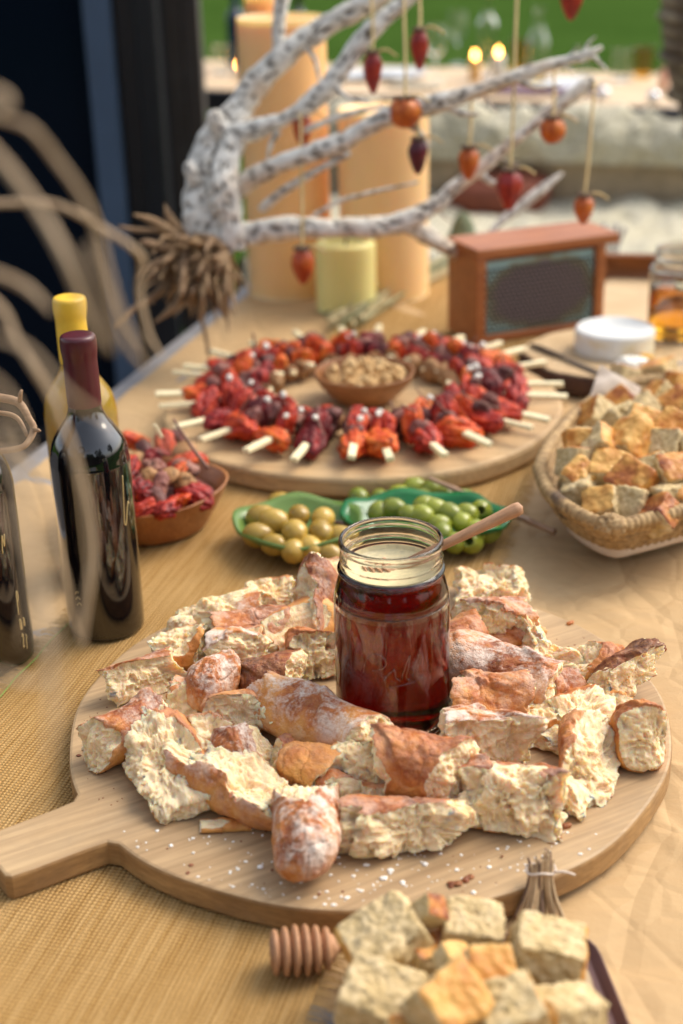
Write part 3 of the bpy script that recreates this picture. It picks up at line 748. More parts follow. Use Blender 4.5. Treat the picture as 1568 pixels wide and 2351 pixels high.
# ------------------------------------------------------------------ honey jar
JX, JY = .0392, 1.038
jar = empty('honey_jar', (JX, JY, T + BT / 1000), label='open glass jar of dark red honey standing on the bread board', cat='jar')
mm = .001
outer = smooth_prof([(0, 1.2), (30, 1.0), (37, .6), (42, 2.2), (45.2, 8), (45.8, 18), (45.8, 60), (45.8, 111), (45.2, 122), (43.0, 132), (40.8, 139), (40.2, 142)], 5)[:-1]
bead = [(40.2, 142), (41.6, 143.6), (42.2, 145.4), (41.4, 147), (40.0, 148.4), (39.7, 152), (39.9, 153.6), (40.4, 155.2), (39.9, 156.8), (39.6, 160), (39.5, 163.5), (40.3, 165.8), (40.8, 168.4), (40.0, 171.0), (38.6, 171.8), (37.4, 170.4)]
inner = [(36.9, 164), (36.9, 143.5), (38.2, 138), (41.2, 129), (42.8, 120), (43.2, 110), (43.2, 20), (42, 11), (38, 6.0), (20, 5.2), (0, 5.0)]
gp = [(max(r, 0) * mm * 1.045, z * mm * 1.0) for r, z in outer + smooth_prof(bead, 3) + smooth_prof(inner, 4)]
M_GL = mat_glass('clear_glass', (.97, .985, .97), 0.0, 1.47)
piece('glass', lathe(gp, 72), M_GL, jar)
hp_ = [(0, 4.9), (20, 5.1), (38.1, 5.9), (42.1, 10.9), (43.35, 20), (43.35, 110), (42.95, 120), (41.35, 129), (38.35, 138), (37.1, 143.6), (36.98, 145.0), (35.2, 143.4), (31, 142.9), (0, 142.8)]
mh = Mat('honey'); mh.base((.60, .03, .012)).set(rough=.03, trans=1.0, ior=1.45)
va = mh.n('VolumeAbsorption'); va.inputs[0].default_value = (.80, .025, .02, 1); va.inputs[1].default_value = 100
mh.l(va.outputs[0], mh.o.inputs['Volume'])
piece('honey', lathe([(r * mm * 1.045, z * mm * 1.0) for r, z in hp_], 72), mh.m, jar)
piece('foam', lathe([(r * mm * 1.045, z * mm * 1.0) for r, z in smooth_prof([(34.9, 143.3), (36.2, 143.6), (36.88, 145.0), (36.85, 147.2), (36.2, 145.8), (34.9, 143.4)], 3)], 72), plain('honey_foam', (.72, .62, .36), .5, .15, 200), jar)
# embossed script on the glass: flowing strokes
def on_jar(a, z, r=46.0): return (r * mm * math.sin(a), -r * mm * math.cos(a), z * mm)
st = [[(-.55, 70), (-.48, 84), (-.30, 90), (-.14, 84), (-.2, 77), (-.38, 74)], [(-.2, 66), (-.08, 73), (.0, 76), (.02, 69), (.1, 66)], [(.12, 68), (.22, 84), (.27, 88), (.24, 78), (.2, 68), (.28, 66)], [(.3, 68), (.42, 86), (.46, 88), (.42, 76), (.4, 67), (.5, 67)], [(-.1, 60), (.2, 62), (.5, 65)]]
for s_ in st:
    piece('embossed_script', tube([on_jar(*q, 47.8) for q in s_], .00055, 6, 5), M_GL, jar)
def dipper(tip, head, r_head, l_head, name, label, group):
    """tip: end of the handle, head: centre of the ribbed head (world)"""
    d = (Vector(tip) - Vector(head)); Lh = d.length
    q = d.to_track_quat('X', 'Z'); root = empty(name, head, label=label, cat='honey dipper', group=group)
    root.rotation_mode = 'QUATERNION'; root.rotation_quaternion = q
    pr = []; k = 6; step = l_head / k
    for i in range(k):
        x0 = -l_head / 2 + i * step; e = r_head * (.80 + .20 * math.sin(math.pi * (i + .7) / k))
        pr += [(r_head * .55, x0), (e * .93, x0 + step * .10), (e, x0 + step * .28), (e, x0 + step * .45), (e * .93, x0 + step * .62), (r_head * .55, x0 + step * .72)]
    pr = [(0, -l_head / 2 - .001), (r_head * .6, -l_head / 2 - .0005)] + pr + [(r_head * .55, l_head / 2), (.004, l_head / 2 + .003), (.0038, l_head / 2 + .004)]
    V, Fc = lathe(pr, 28); V = V[:, [2, 0, 1]]
    piece('head', (V, Fc), M_DIP, root)
    hd = [(.0036, l_head / 2), (.0040, Lh * .5), (.0052, Lh * .85), (.0058, Lh - .006), (.0050, Lh - .002), (0, Lh)]
    V, Fc = lathe(hd, 20); piece('handle', (V[:, [2, 0, 1]], Fc), M_DIP, root)
    return root
zb = T + BT / 1000
dipper((.146, 1.046, T + .214), (.026, 1.040, T + .156), .0150, .034, 'honey_dipper', 'wooden honey dipper resting in the open jar', 'honey dippers')

# ------------------------------------------------------------------ wine bottles
def bottle(x, y, h, capm, bodym, liquid, label, script, scale=1.0, yaw=0):
    root = empty('wine_bottle', (x, y, T), yaw, label=label, cat='wine bottle', group='wine bottles at the table edge')
    s = scale * mm
    pr = smooth_prof([(0, 4), (26, 1.2), (33, .2), (36.6, 3), (37.6, 9), (37.8, 60), (37.8, 165), (37.4, 182), (34, 199), (26, 213), (18.5, 224), (15.4, 236), (14.8, 262), (14.6, 296)], 6)
    ip = [(r, z) for r, z in pr]
    if liquid is None:
        piece('glass', lathe([(max(r, 0) * s, z * s) for r, z in pr], 64), bodym, root)
    else:
        inn = [(max(r - 2.2, 0), max(z, 5 + 0 * z)) for r, z in pr if z > 4][::-1] + [(0, 6)]
        piece('glass', lathe([(max(r, 0) * s, z * s) for r, z in pr] + [(r * s, z * s) for r, z in inn], 64), bodym, root)
        lq = [(0, 5.9)] + [(max(r - 2.1, 0), max(z, 6)) for r, z in pr if 6 < z < 236]
        lq += [(0, lq[-1][1])]
        piece('wine', lathe([(r * s, z * s) for r, z in lq], 64), liquid, root)
    wx_ = [(14.9, 234), (15.5, 235), (15.9, 240), (16.0, 262), (15.8, 278), (16.3, 284), (17.0, 290), (17.0, 297), (16.2, 301), (13.5, 303), (6, 303.6), (0, 303.6)]
    piece('wax_cap', lathe([(r * s, z * s) for r, z in smooth_prof(wx_, 4)], 48), capm, root)
    M_GOLD = bpy.data.materials.get('gold_ink') or plain('gold_ink', (.62, .46, .20), .4, .1, 100)
    for sgs in script:
        piece('gold_script', tube([(38.1 * s * math.sin(a), -38.1 * s * math.cos(a), z * s) for a, z in sgs], .0006, 5, 5), M_GOLD, root)
    return root
M_REDW = plain('maroon_wax', (.075, .006, .012), .38, .15, 60, coat=.2)
M_YELW = plain('yellow_wax', (.90, .56, .05), .4, .06, 60, coat=.15)
mdk = Mat('dark_bottle_glass'); mdk.base((.004, .0035, .005)).set(rough=.02, spec=.6, ior=1.5, coat=1.0, coat_rough=.01)
M_WG = mat_glass('wine_glass_pale', (.97, .97, .88), 0.0, 1.47)
my = Mat('yellow_wine'); my.base((.90, .58, .06)).set(rough=.08, trans=.35, ior=1.34)
va = my.n('VolumeAbsorption'); va.inputs[0].default_value = (.98, .70, .06, 1); va.inputs[1].default_value = 45
my.l(va.outputs[0], my.o.inputs['Volume'])
# angle 0 faces -Y; the camera looks from the right of the bottles
bottle(-.238, 1.262, 300, M_REDW, mdk.m, None, 'dark bottle with maroon wax cap at the left', [[(1.02, 170), (.98, 150), (.94, 128), (.93, 122), (.98, 120), (1.06, 132), (1.14, 141), (1.17, 139)], [(-.62, 52), (-.55, 55), (-.5, 54)], [(-.62, 46), (-.54, 49), (-.46, 47)], [(-.60, 40), (-.5, 43), (-.44, 41)]])
bottle(-.268, 1.395, 300, M_YELW, M_WG, my.m, 'yellow-capped bottle of golden wine behind the dark bottle', [])
def glyph(a, z, pts, k=.05): return [(a + p * k, z + q * 7) for p, q in pts]
sc3 = [[(.50, 150), (.52, 165), (.56, 178), (.60, 160), (.64, 120), (.66, 118), (.72, 134)], [(.78, 122), (.83, 140), (.86, 128), (.90, 140)],
       glyph(1.02, 62, [(0, -1), (.1, 2), (.8, 2.4), (1, 1.4), (.2, .8)]), glyph(1.02, 40, [(1, 1), (.3, 1.4), (0, .4), (.5, -.2), (1, 1), (1.1, -.2)]), glyph(1.16, 40, [(0, 0), (.2, 1.2), (.7, 1), (.8, 0)]), glyph(1.03, 24, [(0, 1), (.6, 1.4), (.9, .8), (.1, -.6), (1, -.4)]), glyph(1.16, 23, [(.2, 1.2), (.8, .8), (.3, .2), (0, -1)])]
bottle(-.338, 1.205, 300, M_REDW, mdk.m, None, 'dark bottle cut off by the left picture edge', sc3)

# ------------------------------------------------------------------ olives in green leaf dishes
def mat_ceramic(name, c):
    m = Mat(name); n_ = m.noise(m.co(), 30, 3); m.base(m.ramp(n_, [(.3, tuple(x * .75 for x in c)), (.7, c)])).set(rough=.25, spec=.4, coat=.15, coat_rough=.1); return m.m
def leaf_dish(cx, cy_, rx, ry, yaw, depth, mat, label, lobes, ph):
    n, rows = 96, 12; V = []
    prof = [(.0, .001), (.35, .001), (.6, .002), (.78, .006), (.9, .5), (1.0, 1.0)]
    root = empty('leaf_dish', (cx, cy_, T), yaw, label=label, cat='dish', group='green leaf dishes of olives')
    def shell(off):
        V = []
        for j in range(rows + 1):
            f = j / rows
            z = depth * (max(0, f - .42) / .58) ** 1.35
            for i in range(n):
                a = 2 * math.pi * i / n
                wob = 1 + (.022 * math.sin(lobes * a + ph) + .008 * math.sin(2 * lobes * a + 1)) * f * f
                tipk = 1 + .05 * max(0, math.cos(a)) ** 10 * f
                zz = z + (.0028 * math.sin(lobes * a + ph + .7) * f ** 3)
                V.append((rx * f * wob * tipk * math.cos(a), ry * f * wob * math.sin(a), zz + off))
        return V
    A, B_ = shell(.0035), shell(0)
    B_ = [(x * 1.015, y * 1.015, z - .0002) for x, y, z in B_]
    Fc = []; m_ = (rows + 1) * n
    for j in range(rows):
        for i in range(n):
            i2 = (i + 1) % n
            Fc.append((j * n + i, j * n + i2, (j + 1) * n + i2, (j + 1) * n + i))
            Fc.append((m_ + j * n + i2, m_ + j * n + i, m_ + (j + 1) * n + i, m_ + (j + 1) * n + i2))
    for i in range(n):
        i2 = (i + 1) % n; Fc.append((rows * n + i, rows * n + i2, m_ + rows * n + i2, m_ + rows * n + i))
    bl_ = piece('bowl', (np.array(A + B_), Fc), mat, root)
    for k in range(7):
        a = -1.2 + k * .4 + math.pi
        piece('vein', tube([(rx * f * math.cos(a) * .9, ry * f * math.sin(a) * .9, depth * (max(0, f - .45) / .55) ** 1.8 + .0036) for f in (.1, .4, .7, .95)], [.0006, .0009, .0008, .0004], 6, 4), mat, bl_)
    return root
LD = (-.047, 1.436, .071, .068); RD = (.092, 1.446, .094, .063)
leaf_dish(*LD, R(160), .030, mat_ceramic('sage_glaze', (.15, .25, .06)), 'sage green leaf dish heaped with yellow olives', 5, .6)
leaf_dish(*RD, R(-8), .030, mat_ceramic('emerald_glaze', (.012, .16, .042)), 'emerald green leaf dish heaped with green olives', 7, .2)
def mat_olive(name, c, d):
    m = Mat(name); n_ = m.noise(m.co(), 90, 4); r = m.rnd()
    f = m.math('ADD', m.math('MULTIPLY', n_, .6), m.math('MULTIPLY', r, .4))
    m.base(m.ramp(f, [(.25, d), (.55, c), (.8, tuple(min(1, x * 1.25) for x in c))])).set(rough=.22, spec=.5, sss=.15, sss_scale=.004)
    m.b.inputs['Subsurface Radius'].default_value = (1, .8, .2)
    m.bump(m.noise(m.co(), 500, 2), .06, .0006); return m.m
M_OY = mat_olive('yellow_olive', (.47, .31, .06), (.30, .19, .03)); M_OG = mat_olive('green_olive', (.25, .28, .030), (.14, .18, .016))
def olive_mesh(a, b, hole, mat, nm):
    if hole:
        pr = [(0.3 * b, -.2 * a), (.34 * b, .60 * a), (.36 * b, .93 * a), (.44 * b, .955 * a), (.55 * b, .88 * a)] + [(b * math.sin(t), a * math.cos(t)) for t in np.linspace(.72, math.pi, 14)]
        pr = [(0, -.2 * a)] + pr; pr[-1] = (0, -a)
    else:
        pr = [(0, a * .985)] + [(b * math.sin(t), a * math.cos(t) + .02 * a * math.sin(3 * t)) for t in np.linspace(.12, math.pi - .12, 15)] + [(0, -a * 1.0)]
    V, Fc = lathe(pr, 24); V = V * (1 + .018 * vnoise(V * 140, 1, len(nm)))[:, None]
    return mesh(nm, V, Fc, mat)
oy = [olive_mesh(.0145, .0112, False, M_OY, 'olive'), olive_mesh(.0138, .0108, False, M_OY, 'olive_b')]
og = [olive_mesh(.0125, .0108, False, M_OG, 'olive_c'), olive_mesh(.0118, .0100, False, M_OG, 'olive_d'), olive_mesh(.0120, .0102, True, M_OG, 'olive_e')]
def heap(pts, dish, hgt, meshes, label, group, rs, special={}):
    cx, cy_, rx, ry = dish; vv_ = sorted(p[1] for p in pts); rk = ranks(pts, (vv_[len(vv_) // 3], vv_[2 * len(vv_) // 3]))
    for i, (u, v) in enumerate(pts):
        h = 14.
        for _ in range(14):
            p = at(u, v, h); e = ((p.x - cx) / rx) ** 2 + ((p.y - cy_) / ry) ** 2
            h = .5 * h + .5 * (13 + hgt * max(0, 1 - e * .95))
        hole = i in special
        o = new_obj('olive', meshes[2] if hole else meshes[rs.randint(2)], None, (p.x, p.y, T + h / 1000))
        if hole: o.rotation_euler = (R(62), R(rs.uniform(-20, 20)), R(rs.uniform(-15, 15)))
        else: o.rotation_euler = (R(90 + rs.uniform(-25, 25)), R(rs.uniform(0, 40)), R(rs.uniform(0, 180)))
        k_ = 1.26 * rs.uniform(.9, 1.08); o.scale = (k_,) * 3
        rw, nth = rk[i]
        tag(o, special.get(i, '%s, %s from the left in the %s row' % (label, ORD[nth], ('back', 'middle', 'front')[rw])), 'olive', group)
rs = np.random.RandomState(11)
def z5(x, y): return 533 + .48 * x, 1066 + .48 * y
Lp = [z5(*p) for p in [(230, 190), (140, 255), (205, 275), (320, 245), (435, 260), (300, 325), (425, 325), (125, 340), (520, 350), (200, 385), (295, 415), (375, 400), (455, 430), (540, 430)]]
Rp = [z5(*p) for p in [(605, 160), (620, 225), (705, 165), (700, 230), (770, 215), (845, 190), (800, 150), (870, 110), (960, 120), (910, 160), (1010, 155), (1110, 165), (925, 205), (970, 215), (1040, 240), (760, 180), (905, 250), (990, 290), (1120, 240), (1100, 280), (1190, 225), (1230, 320), (1065, 375), (1145, 370), (1165, 320), (850, 245), (1000, 330)]]
heap(Lp, LD, 26, oy, 'yellow olive in the sage dish', 'yellow olives', rs)
heap(Rp, RD, 26, og, 'green olive in the emerald dish', 'green olives', rs, {20: 'pitted green olive at the right rim of the emerald dish', 22: 'pitted green olive with its hole showing right beside the jar', 23: 'pitted green olive with its hole facing front, second from the jar'})
# bamboo forks / twigs
def twig(a, b, r, name, label, knots=4, mat=None):
    a, b = Vector(a), Vector(b); g = []
    pts = [a.lerp(b, t) for t in np.linspace(0, 1, 4 * knots + 1)]
    rad = [r * (1.28 if i % 4 == 0 and i else 1.0) * (.75 + .25 * i / len(pts)) for i in range(len(pts))]
    o = piece(name, tube([tuple(p - a) for p in pts], rad, 10, 3), mat or M_TWIG); o.location = a
    return tag(o, label, 'pick')
M_TWIG = plain('bronze_bamboo', (.42, .26, .16), .3, .3, 60, metal=.3)
twig(at(985, 1098, 34), at(1274, 1222, 4), .0036, 'bamboo_pick', 'long bronze bamboo-shaped pick leaning over the emerald dish', 5)
twig(at(756, 1196, 30), at(832, 1212, 24), .0026, 'bamboo_pick', 'short dark pick lying between the two olive dishes', 3, plain('dark_bamboo', (.09, .045, .03), .35, .2, 60))

# ------------------------------------------------------------------ ring of skewers on a round board
SC2 = Vector((.032, 1.833)); SR = .2713; ST = 27.0
def ring_outline(r, n=120, w=.0015): return [((r + w * math.sin(5 * 2 * math.pi * i / n + 1)) * math.cos(2 * math.pi * i / n), (r + w * math.sin(5 * 2 * math.pi * i / n + 1)) * math.sin(2 * math.pi * i / n)) for i in range(n)]
sb = empty('serving_board', (SC2.x, SC2.y, T), label='round wooden board carrying the ring of skewers', cat='cutting board')
piece('board', prism(ring_outline(SR), 0, ST * mm, .006), M_BOARD2, sb, smooth=False)
def tomato_mesh(L, W, H, seed, mat, nm, ridge=2.4):
    D, Fc = ICO[4]; a = np.arctan2(D[:, 2], D[:, 1])
    P = D * np.array([L, W, H]) / 2
    rg = np.abs(np.sin(a * 3.5 + 1.5 * vnoise(P, 1 / 18, seed) + P[:, 0] * .03)) ** .6
    env = np.sqrt(np.clip(1 - D[:, 0] ** 2, 0, 1))
    d = 1.5 * ridge * (rg - .6) * env + 2.4 * fbm(P, 1 / 11, seed, 4) - 1.6 * np.clip(1 - np.abs(vnoise(P, 1 / 8, seed + 9)) / .2, 0, 1)
    V = P + D * d[:, None]; V[:, 2] += 3.5 * (V[:, 0] / (L / 2)) ** 2 * math.cos(seed)
    return mesh(nm, V / 1000, Fc, mat)
def blob_mesh(L, W, H, seed, mat, nm, amp=2.5, sub=3):
    D, Fc = ICO[sub]; P = D * np.array([L, W, H]) / 2
    V = P + D * (amp * fbm(P + seed * 31, 1 / 14, seed, 3))[:, None]
    return mesh(nm, V / 1000, Fc, mat)
def mushroom_mesh(r, nm):
    pr = smooth_prof([(0, -.9 * r), (.35 * r, -.88 * r), (.36 * r, -.35 * r), (.55 * r, -.12 * r), (.98 * r, -.18 * r), (1.0 * r, .05 * r), (.8 * r, .42 * r), (.4 * r, .62 * r), (0, .66 * r)], 3)
    V, Fc = lathe([(max(a, 0), b) for a, b in pr], 20); V = V * (1 + .05 * vnoise(V / r, 2.3, 5))[:, None]
    return mesh(nm, V / 1000, Fc, M_MUSH)
VEG = {'tomato': [tomato_mesh(52, 30, 22, 1, M_RED, 'tomato_a'), tomato_mesh(46, 28, 24, 2, M_RED, 'tomato_b'), tomato_mesh(48, 32, 20, 3, M_MAROON, 'tomato_c'), tomato_mesh(50, 26, 24, 4, M_RED, 'tomato_d')],
       'pepper': [tomato_mesh(34, 26, 12, 5, M_RED, 'pepper_a', 1.5), tomato_mesh(30, 30, 13, 6, M_MAROON, 'pepper_b', 1.5), tomato_mesh(36, 24, 12, 7, M_RED, 'pepper_c', 1.5)],
       'onion': [blob_mesh(26, 26, 20, 8, M_ONION, 'onion_a', 5), blob_mesh(30, 20, 20, 9, M_ONION, 'onion_b', 5)],
       'mushroom': [mushroom_mesh(15, 'mushroom_a'), mushroom_mesh(12.5, 'mushroom_b'), blob_mesh(28, 22, 22, 12, M_MUSH, 'mushroom_c', 3)],
       'feta_crumb': [blob_mesh(11, 10, 9, 10, M_FETA, 'feta_a', 2.0), blob_mesh(9, 8, 7, 11, M_FETA, 'feta_b', 2.0)],
       'herb_stem': [mesh('herb_a', *tube([(-.022, 0, 0), (0, .003, .003), (.022, -.002, .006)], [.0009, .0012, .0008], 6, 3), M_HERB)]}
def stick_mesh(L):
    V, Fc = box(L, .0098, .0064, .001); return mesh('stick', V, Fc, M_STICK)
STK = stick_mesh(.158)
rs = np.random.RandomState(21); NSK = 26
clock = ['twelve', 'one', 'two', 'three', 'four', 'five', 'six', 'seven', 'eight', 'nine', 'ten', 'eleven']
def put(kind, parent, x, y, z, rot, s=1.0):
    o = new_obj(kind, VEG[kind][rs.randint(len(VEG[kind]))], parent, (x, y, z)); o.rotation_euler = rot; s *= {'tomato': 1.34, 'pepper': 1.4, 'onion': 1.3, 'mushroom': 1.15}.get(kind, 1.1); o.scale = (s, s, s); return o
for i in range(NSK):
    th = 2 * math.pi * (i + .5) / NSK + rs.uniform(-.025, .025)      # clockwise from the far side
    dx, dy = math.sin(th), math.cos(th)
    front = -dy
    ck = clock[int(round(th / (math.pi / 6))) % 12]; half = 'just past' if ((th / (math.pi / 6)) % 1) < .5 else 'just before'
    nk = int(th / (math.pi / 6)); ck = clock[nk % 12] if half == 'just past' else clock[(nk + 1) % 12]
    root = empty('vegetable_skewer', (SC2.x, SC2.y, T + ST * mm), math.atan2(dy, dx) + rs.uniform(-.05, .05), label='roasted vegetable skewer, %s clockwise from the back of the ring' % ORD[i], cat='skewer', group='skewers laid in a ring')
    j = .005 + rs.uniform(-.005, .005); zz = .014
    o = new_obj('stick', STK, root, (.191 + j, 0, zz + .009)); o.rotation_euler = (rs.uniform(-.3, .3), rs.uniform(-.06, .05), 0)
    put('mushroom', root, .124 + j, rs.uniform(-.006, .006), .017, (rs.uniform(0, 6), rs.uniform(0, 6), rs.uniform(0, 6)), rs.uniform(.85, 1.1))
    if rs.rand() < .15: put('mushroom', root, .136 + j, rs.uniform(-.008, .008), .020, (rs.uniform(0, 6), rs.uniform(0, 6), rs.uniform(0, 6)), .9)
    put('pepper', root, .139 + j, rs.uniform(-.005, .005), .022, (rs.uniform(-.4, .4), R(72) + rs.uniform(-.3, .3), rs.uniform(-.3, .3)), rs.uniform(.9, 1.15))
    put('onion', root, .156 + j, rs.uniform(-.006, .006), .026, tuple(rs.uniform(0, 6, 3)), rs.uniform(.9, 1.15))
    put('tomato', root, .174 + j, rs.uniform(-.006, .006), .028, (rs.uniform(-.6, .6), R(rs.uniform(40, 80)), rs.uniform(-.5, .5)), rs.uniform(.72, .9))
    if rs.rand() < .75: put('onion', root, .190 + j, rs.uniform(-.010, .010), .029, tuple(rs.uniform(0, 6, 3)), rs.uniform(.75, 1.0))
    put('tomato', root, .204 + j, rs.uniform(-.006, .006), .0195, (rs.uniform(-.5, .5), R(rs.uniform(-12, 14)), rs.uniform(-.35, .35) + (R(75) if rs.rand() < .3 else 0)), rs.uniform(.85, 1.08))
    for q in range(rs.randint(0, 3)): put('feta_crumb', root, rs.uniform(.145, .2), rs.uniform(-.012, .012), .045 + rs.uniform(0, .004), tuple(rs.uniform(0, 6, 3)), rs.uniform(.8, 1.2))
    for q in range(rs.randint(0, 3)): put('herb_stem', root, rs.uniform(.14, .2), rs.uniform(-.012, .012), .040, (rs.uniform(-.3, .3), rs.uniform(-1.2, .3), rs.uniform(0, 6)), rs.uniform(.8, 1.5))
def bowl(x, y, z, r, h, rb, name, label, mat, wob=0.0, parts=True, t=.004):
    root = empty(name, (x, y, z), label=label, cat='bowl', group=None)
    o_ = smooth_prof([(0, 0), (rb, 0), (rb + (r - rb) * .45, h * .28), (r * .93, h * .68), (r, h)], 6)
    i_ = smooth_prof([(r - t * .7, h), (r * .93 - t, h * .70), ((rb + (r - rb) * .45) - t * .6, h * .34), (rb * .8, t * 1.3), (0, t * 1.3)], 6)
    V, Fc = lathe([(max(a, 0), b) for a, b in o_ + i_], 64)
    if wob:
        a = np.arctan2(V[:, 1], V[:, 0]); k = 1 + wob * (np.sin(3 * a + 1) + .5 * np.sin(5 * a)) * V[:, 2] / h; V = V * np.stack([k, k, 1 + wob * 1.2 * np.sin(2 * a + 2) * (V[:, 2] / h)], 1)
    piece('bowl', (V, Fc), mat, root); return root
NB = Vector((.036, 1.838))
bowl(NB.x, NB.y, T + ST * mm, .068, .044, .030, 'nut_bowl', 'small wooden bowl of chopped nuts inside the skewer ring', M_BOWL)
M_NUT = mat_veg('nut', [(.2, (.50, .30, .12)), (.5, (.72, .50, .24)), (.8, (.82, .64, .38))], .55, (60, 60, 60))
nm_ = [blob_mesh(15, 11, 8, s, M_NUT, 'nut_%s' % 'abcd'[s - 30], 3.2) for s in (30, 31, 32, 33)]
piece('nut_bed', move(lathe([(0, 0), (.052, 0), (.054, .004), (.03, .010), (0, .012)], 32), Matrix.Translation((NB.x, NB.y, T + ST * mm + .026))), M_NUT)
bpy.data.objects['nut_bed']['label'] = 'mass of chopped nuts filling the wooden bowl'; bpy.data.objects['nut_bed']['kind'] = 'stuff'
for i in range(75):
    r = .055 * math.sqrt(rs.rand()); a = rs.uniform(0, 6.28)
    o = new_obj('chopped_nut', nm_[rs.randint(4)], None, (NB.x + r * math.cos(a), NB.y + r * math.sin(a), T + ST * mm + .035 + .013 * (1 - (r / .055) ** 2) + rs.uniform(-.002, .003)))
    o.rotation_euler = tuple(rs.uniform(0, 6, 3)); s = rs.uniform(.7, 1.15); o.scale = (s, s, s)
    tag(o, 'pale chopped nut heaped in the wooden ring bowl', 'nut', 'chopped nuts')

# left bowl of roasted vegetables
LB = Vector((-.222, 1.508))
bowl(LB.x, LB.y, T, .090, .050, .058, 'vegetable_bowl', 'reddish wooden bowl of roasted vegetables behind the dark bottle', wood('red_bowl_wood', (.24, .075, .02), (.36, .13, .035), (.45, .19, .06), (8, 50, 50), R(70), .3), .03)
def z6(x, y): return (420 + x * .3061) * .6272, (1500 + y * .3061) * .6272
lbv = [('tomato', 230, 380, 0), ('tomato', 600, 400, 1), ('onion', 700, 330, 0), ('mushroom', 830, 500, 0), ('tomato', 500, 560, 2), ('tomato', 890, 640, 3), ('onion', 850, 700, 1), ('onion', 480, 690, 0), ('mushroom', 270, 600, 1), ('mushroom', 860, 880, 2), ('pepper', 430, 950, 0), ('onion', 520, 1080, 1), ('tomato', 310, 960, 2), ('pepper', 780, 1100, 0), ('tomato', 960, 1020, 2), ('onion', 250, 1020, 0), ('tomato', 650, 1180, 0), ('mushroom', 640, 800, 0), ('pepper', 760, 740, 2), ('onion', 370, 470, 1), ('tomato', 350, 1180, 2), ('tomato', 150, 700, 1), ('onion', 560, 900, 1), ('mushroom', 420, 820, 2)]
lbr = ranks([(q[1], q[2]) for q in lbv], (520, 900))
vn = {'tomato': 'roast tomato', 'onion': 'red onion chunk', 'mushroom': 'roast mushroom', 'pepper': 'red pepper strip'}
for i, (kd, x, y, q) in enumerate(lbv):
    u, v = z6(x, y); h = 45.
    for _ in range(12):
        p = at(u, v, h); e = ((p.x - LB.x) ** 2 + (p.y - LB.y) ** 2) / .08 ** 2; h = .5 * h + .5 * (44 + 34 * max(0, 1 - e))
    o = new_obj({'tomato': 'roast_tomato', 'onion': 'onion_chunk', 'mushroom': 'roast_mushroom', 'pepper': 'pepper_strip'}[kd], VEG[kd][q % len(VEG[kd])], None, (p.x, p.y, T + h * mm))
    o.rotation_euler = (rs.uniform(-.5, .5), rs.uniform(-.7, .7), rs.uniform(0, 6)); s = rs.uniform(.9, 1.15); o.scale = (s, s, s)
    where = ('back' if y < 520 else 'middle' if y < 900 else 'front') + ' of the reddish bowl' + (', left side' if x < 420 else ', right side' if x > 720 else '')
    tag(o, '%s in the reddish bowl, %s from the left at the %s' % (vn[kd], ORD[lbr[i][1]], ('back', 'middle', 'front')[lbr[i][0]]), 'vegetable', 'roast vegetables in the reddish bowl')
piece('vegetable_bed', move(lathe([(0, 0), (.07, .0), (.078, .012), (.05, .024), (0, .034)], 32), Matrix.Translation((LB.x, LB.y, T + .020))), M_ONION)
tag(bpy.data.objects['vegetable_bed'], 'dark mass of onions under the roast vegetables', kind='stuff')
a_, b_ = Vector((at(*z6(470, 180), 95))), Vector((at(*z6(560, 330), 78)))
o = piece('skewer_stick', tube([tuple(a_ - b_), (0, 0, 0)], .0022, 8, 2, spline=False), M_STICK); o.location = b_; tag(o, 'pale skewer end poking up from the reddish bowl', 'skewer')
a_, b_ = deep(*z6(700, 110), 1.62), deep(*z6(1110, 700), 1.60)
o = piece('herb_twig', tube([tuple(a_ - b_), tuple((a_ - b_) * .5 + Vector((0, 0, -.002))), (0, 0, 0)], [.0013, .002, .0026], 8, 5), M_HERB); o.location = b_; tag(o, 'thin brown twig leaning out of the reddish bowl', 'twig')

# ------------------------------------------------------------------ hive frame with honeycomb
A_, B2_ = at(1094, 794), at(1384, 750); dv = B2_ - A_; FL = dv.length; yaw = math.atan2(dv.y, dv.x); FH, FD = .150, .104
hf = empty('beehive_comb', A_, yaw, label='wooden beehive frame with wired honeycomb standing on the table', cat='hive frame')
b_ = .016
piece('side_bar', box(b_, FD, FH - .014, .0015, (b_ / 2, FD / 2, (FH - .014) / 2)), M_FRAMEW, hf)
piece('side_bar', box(b_, FD, FH - .014, .0015, (FL - b_ / 2, FD / 2, (FH - .014) / 2)), M_FRAMEW, hf)
piece('bottom_bar', box(FL - 2 * b_ - .0006, FD - .006, .012, .0015, (FL / 2, FD / 2, .006)), M_FRAMEW, hf)
piece('top_bar', box(FL + .024, FD + .002, .016, .0015, (FL / 2 + .011, FD / 2 + .001, FH - .0055)), M_FRAMEW, hf)
piece('lower_rail', box(FL - 2 * b_ - .0006, .008, .020, .001, (FL / 2, FD / 2 + .006, FH - .024)), M_FRAMEW, hf)
mw = Mat('comb'); vv = mw.co(); rad = mw.n('VectorMath', operation='DISTANCE'); sc_ = mw.n('Mapping'); sc_.inputs['Scale'].default_value = (1, 1, 1.75); mw.l(vv, sc_.inputs[0]); mw.l(sc_.outputs[0], rad.inputs[0]); rad.inputs[1].default_value = (FL / 2, 0, FH * .47 * 1.75)
rr = mw.math('ADD', rad.outputs['Value'], mw.math('MULTIPLY', mw.noise(vv, 40, 4), .05))
mw.base(mw.ramp(rr, [(.104, (.28, .225, .22)), (.120, (.32, .30, .18)), (.134, (.42, .60, .56))])).set(rough=.8, spec=.08)  # centre colour lightened to stand in for light reflected off the comb
comb_y = .006
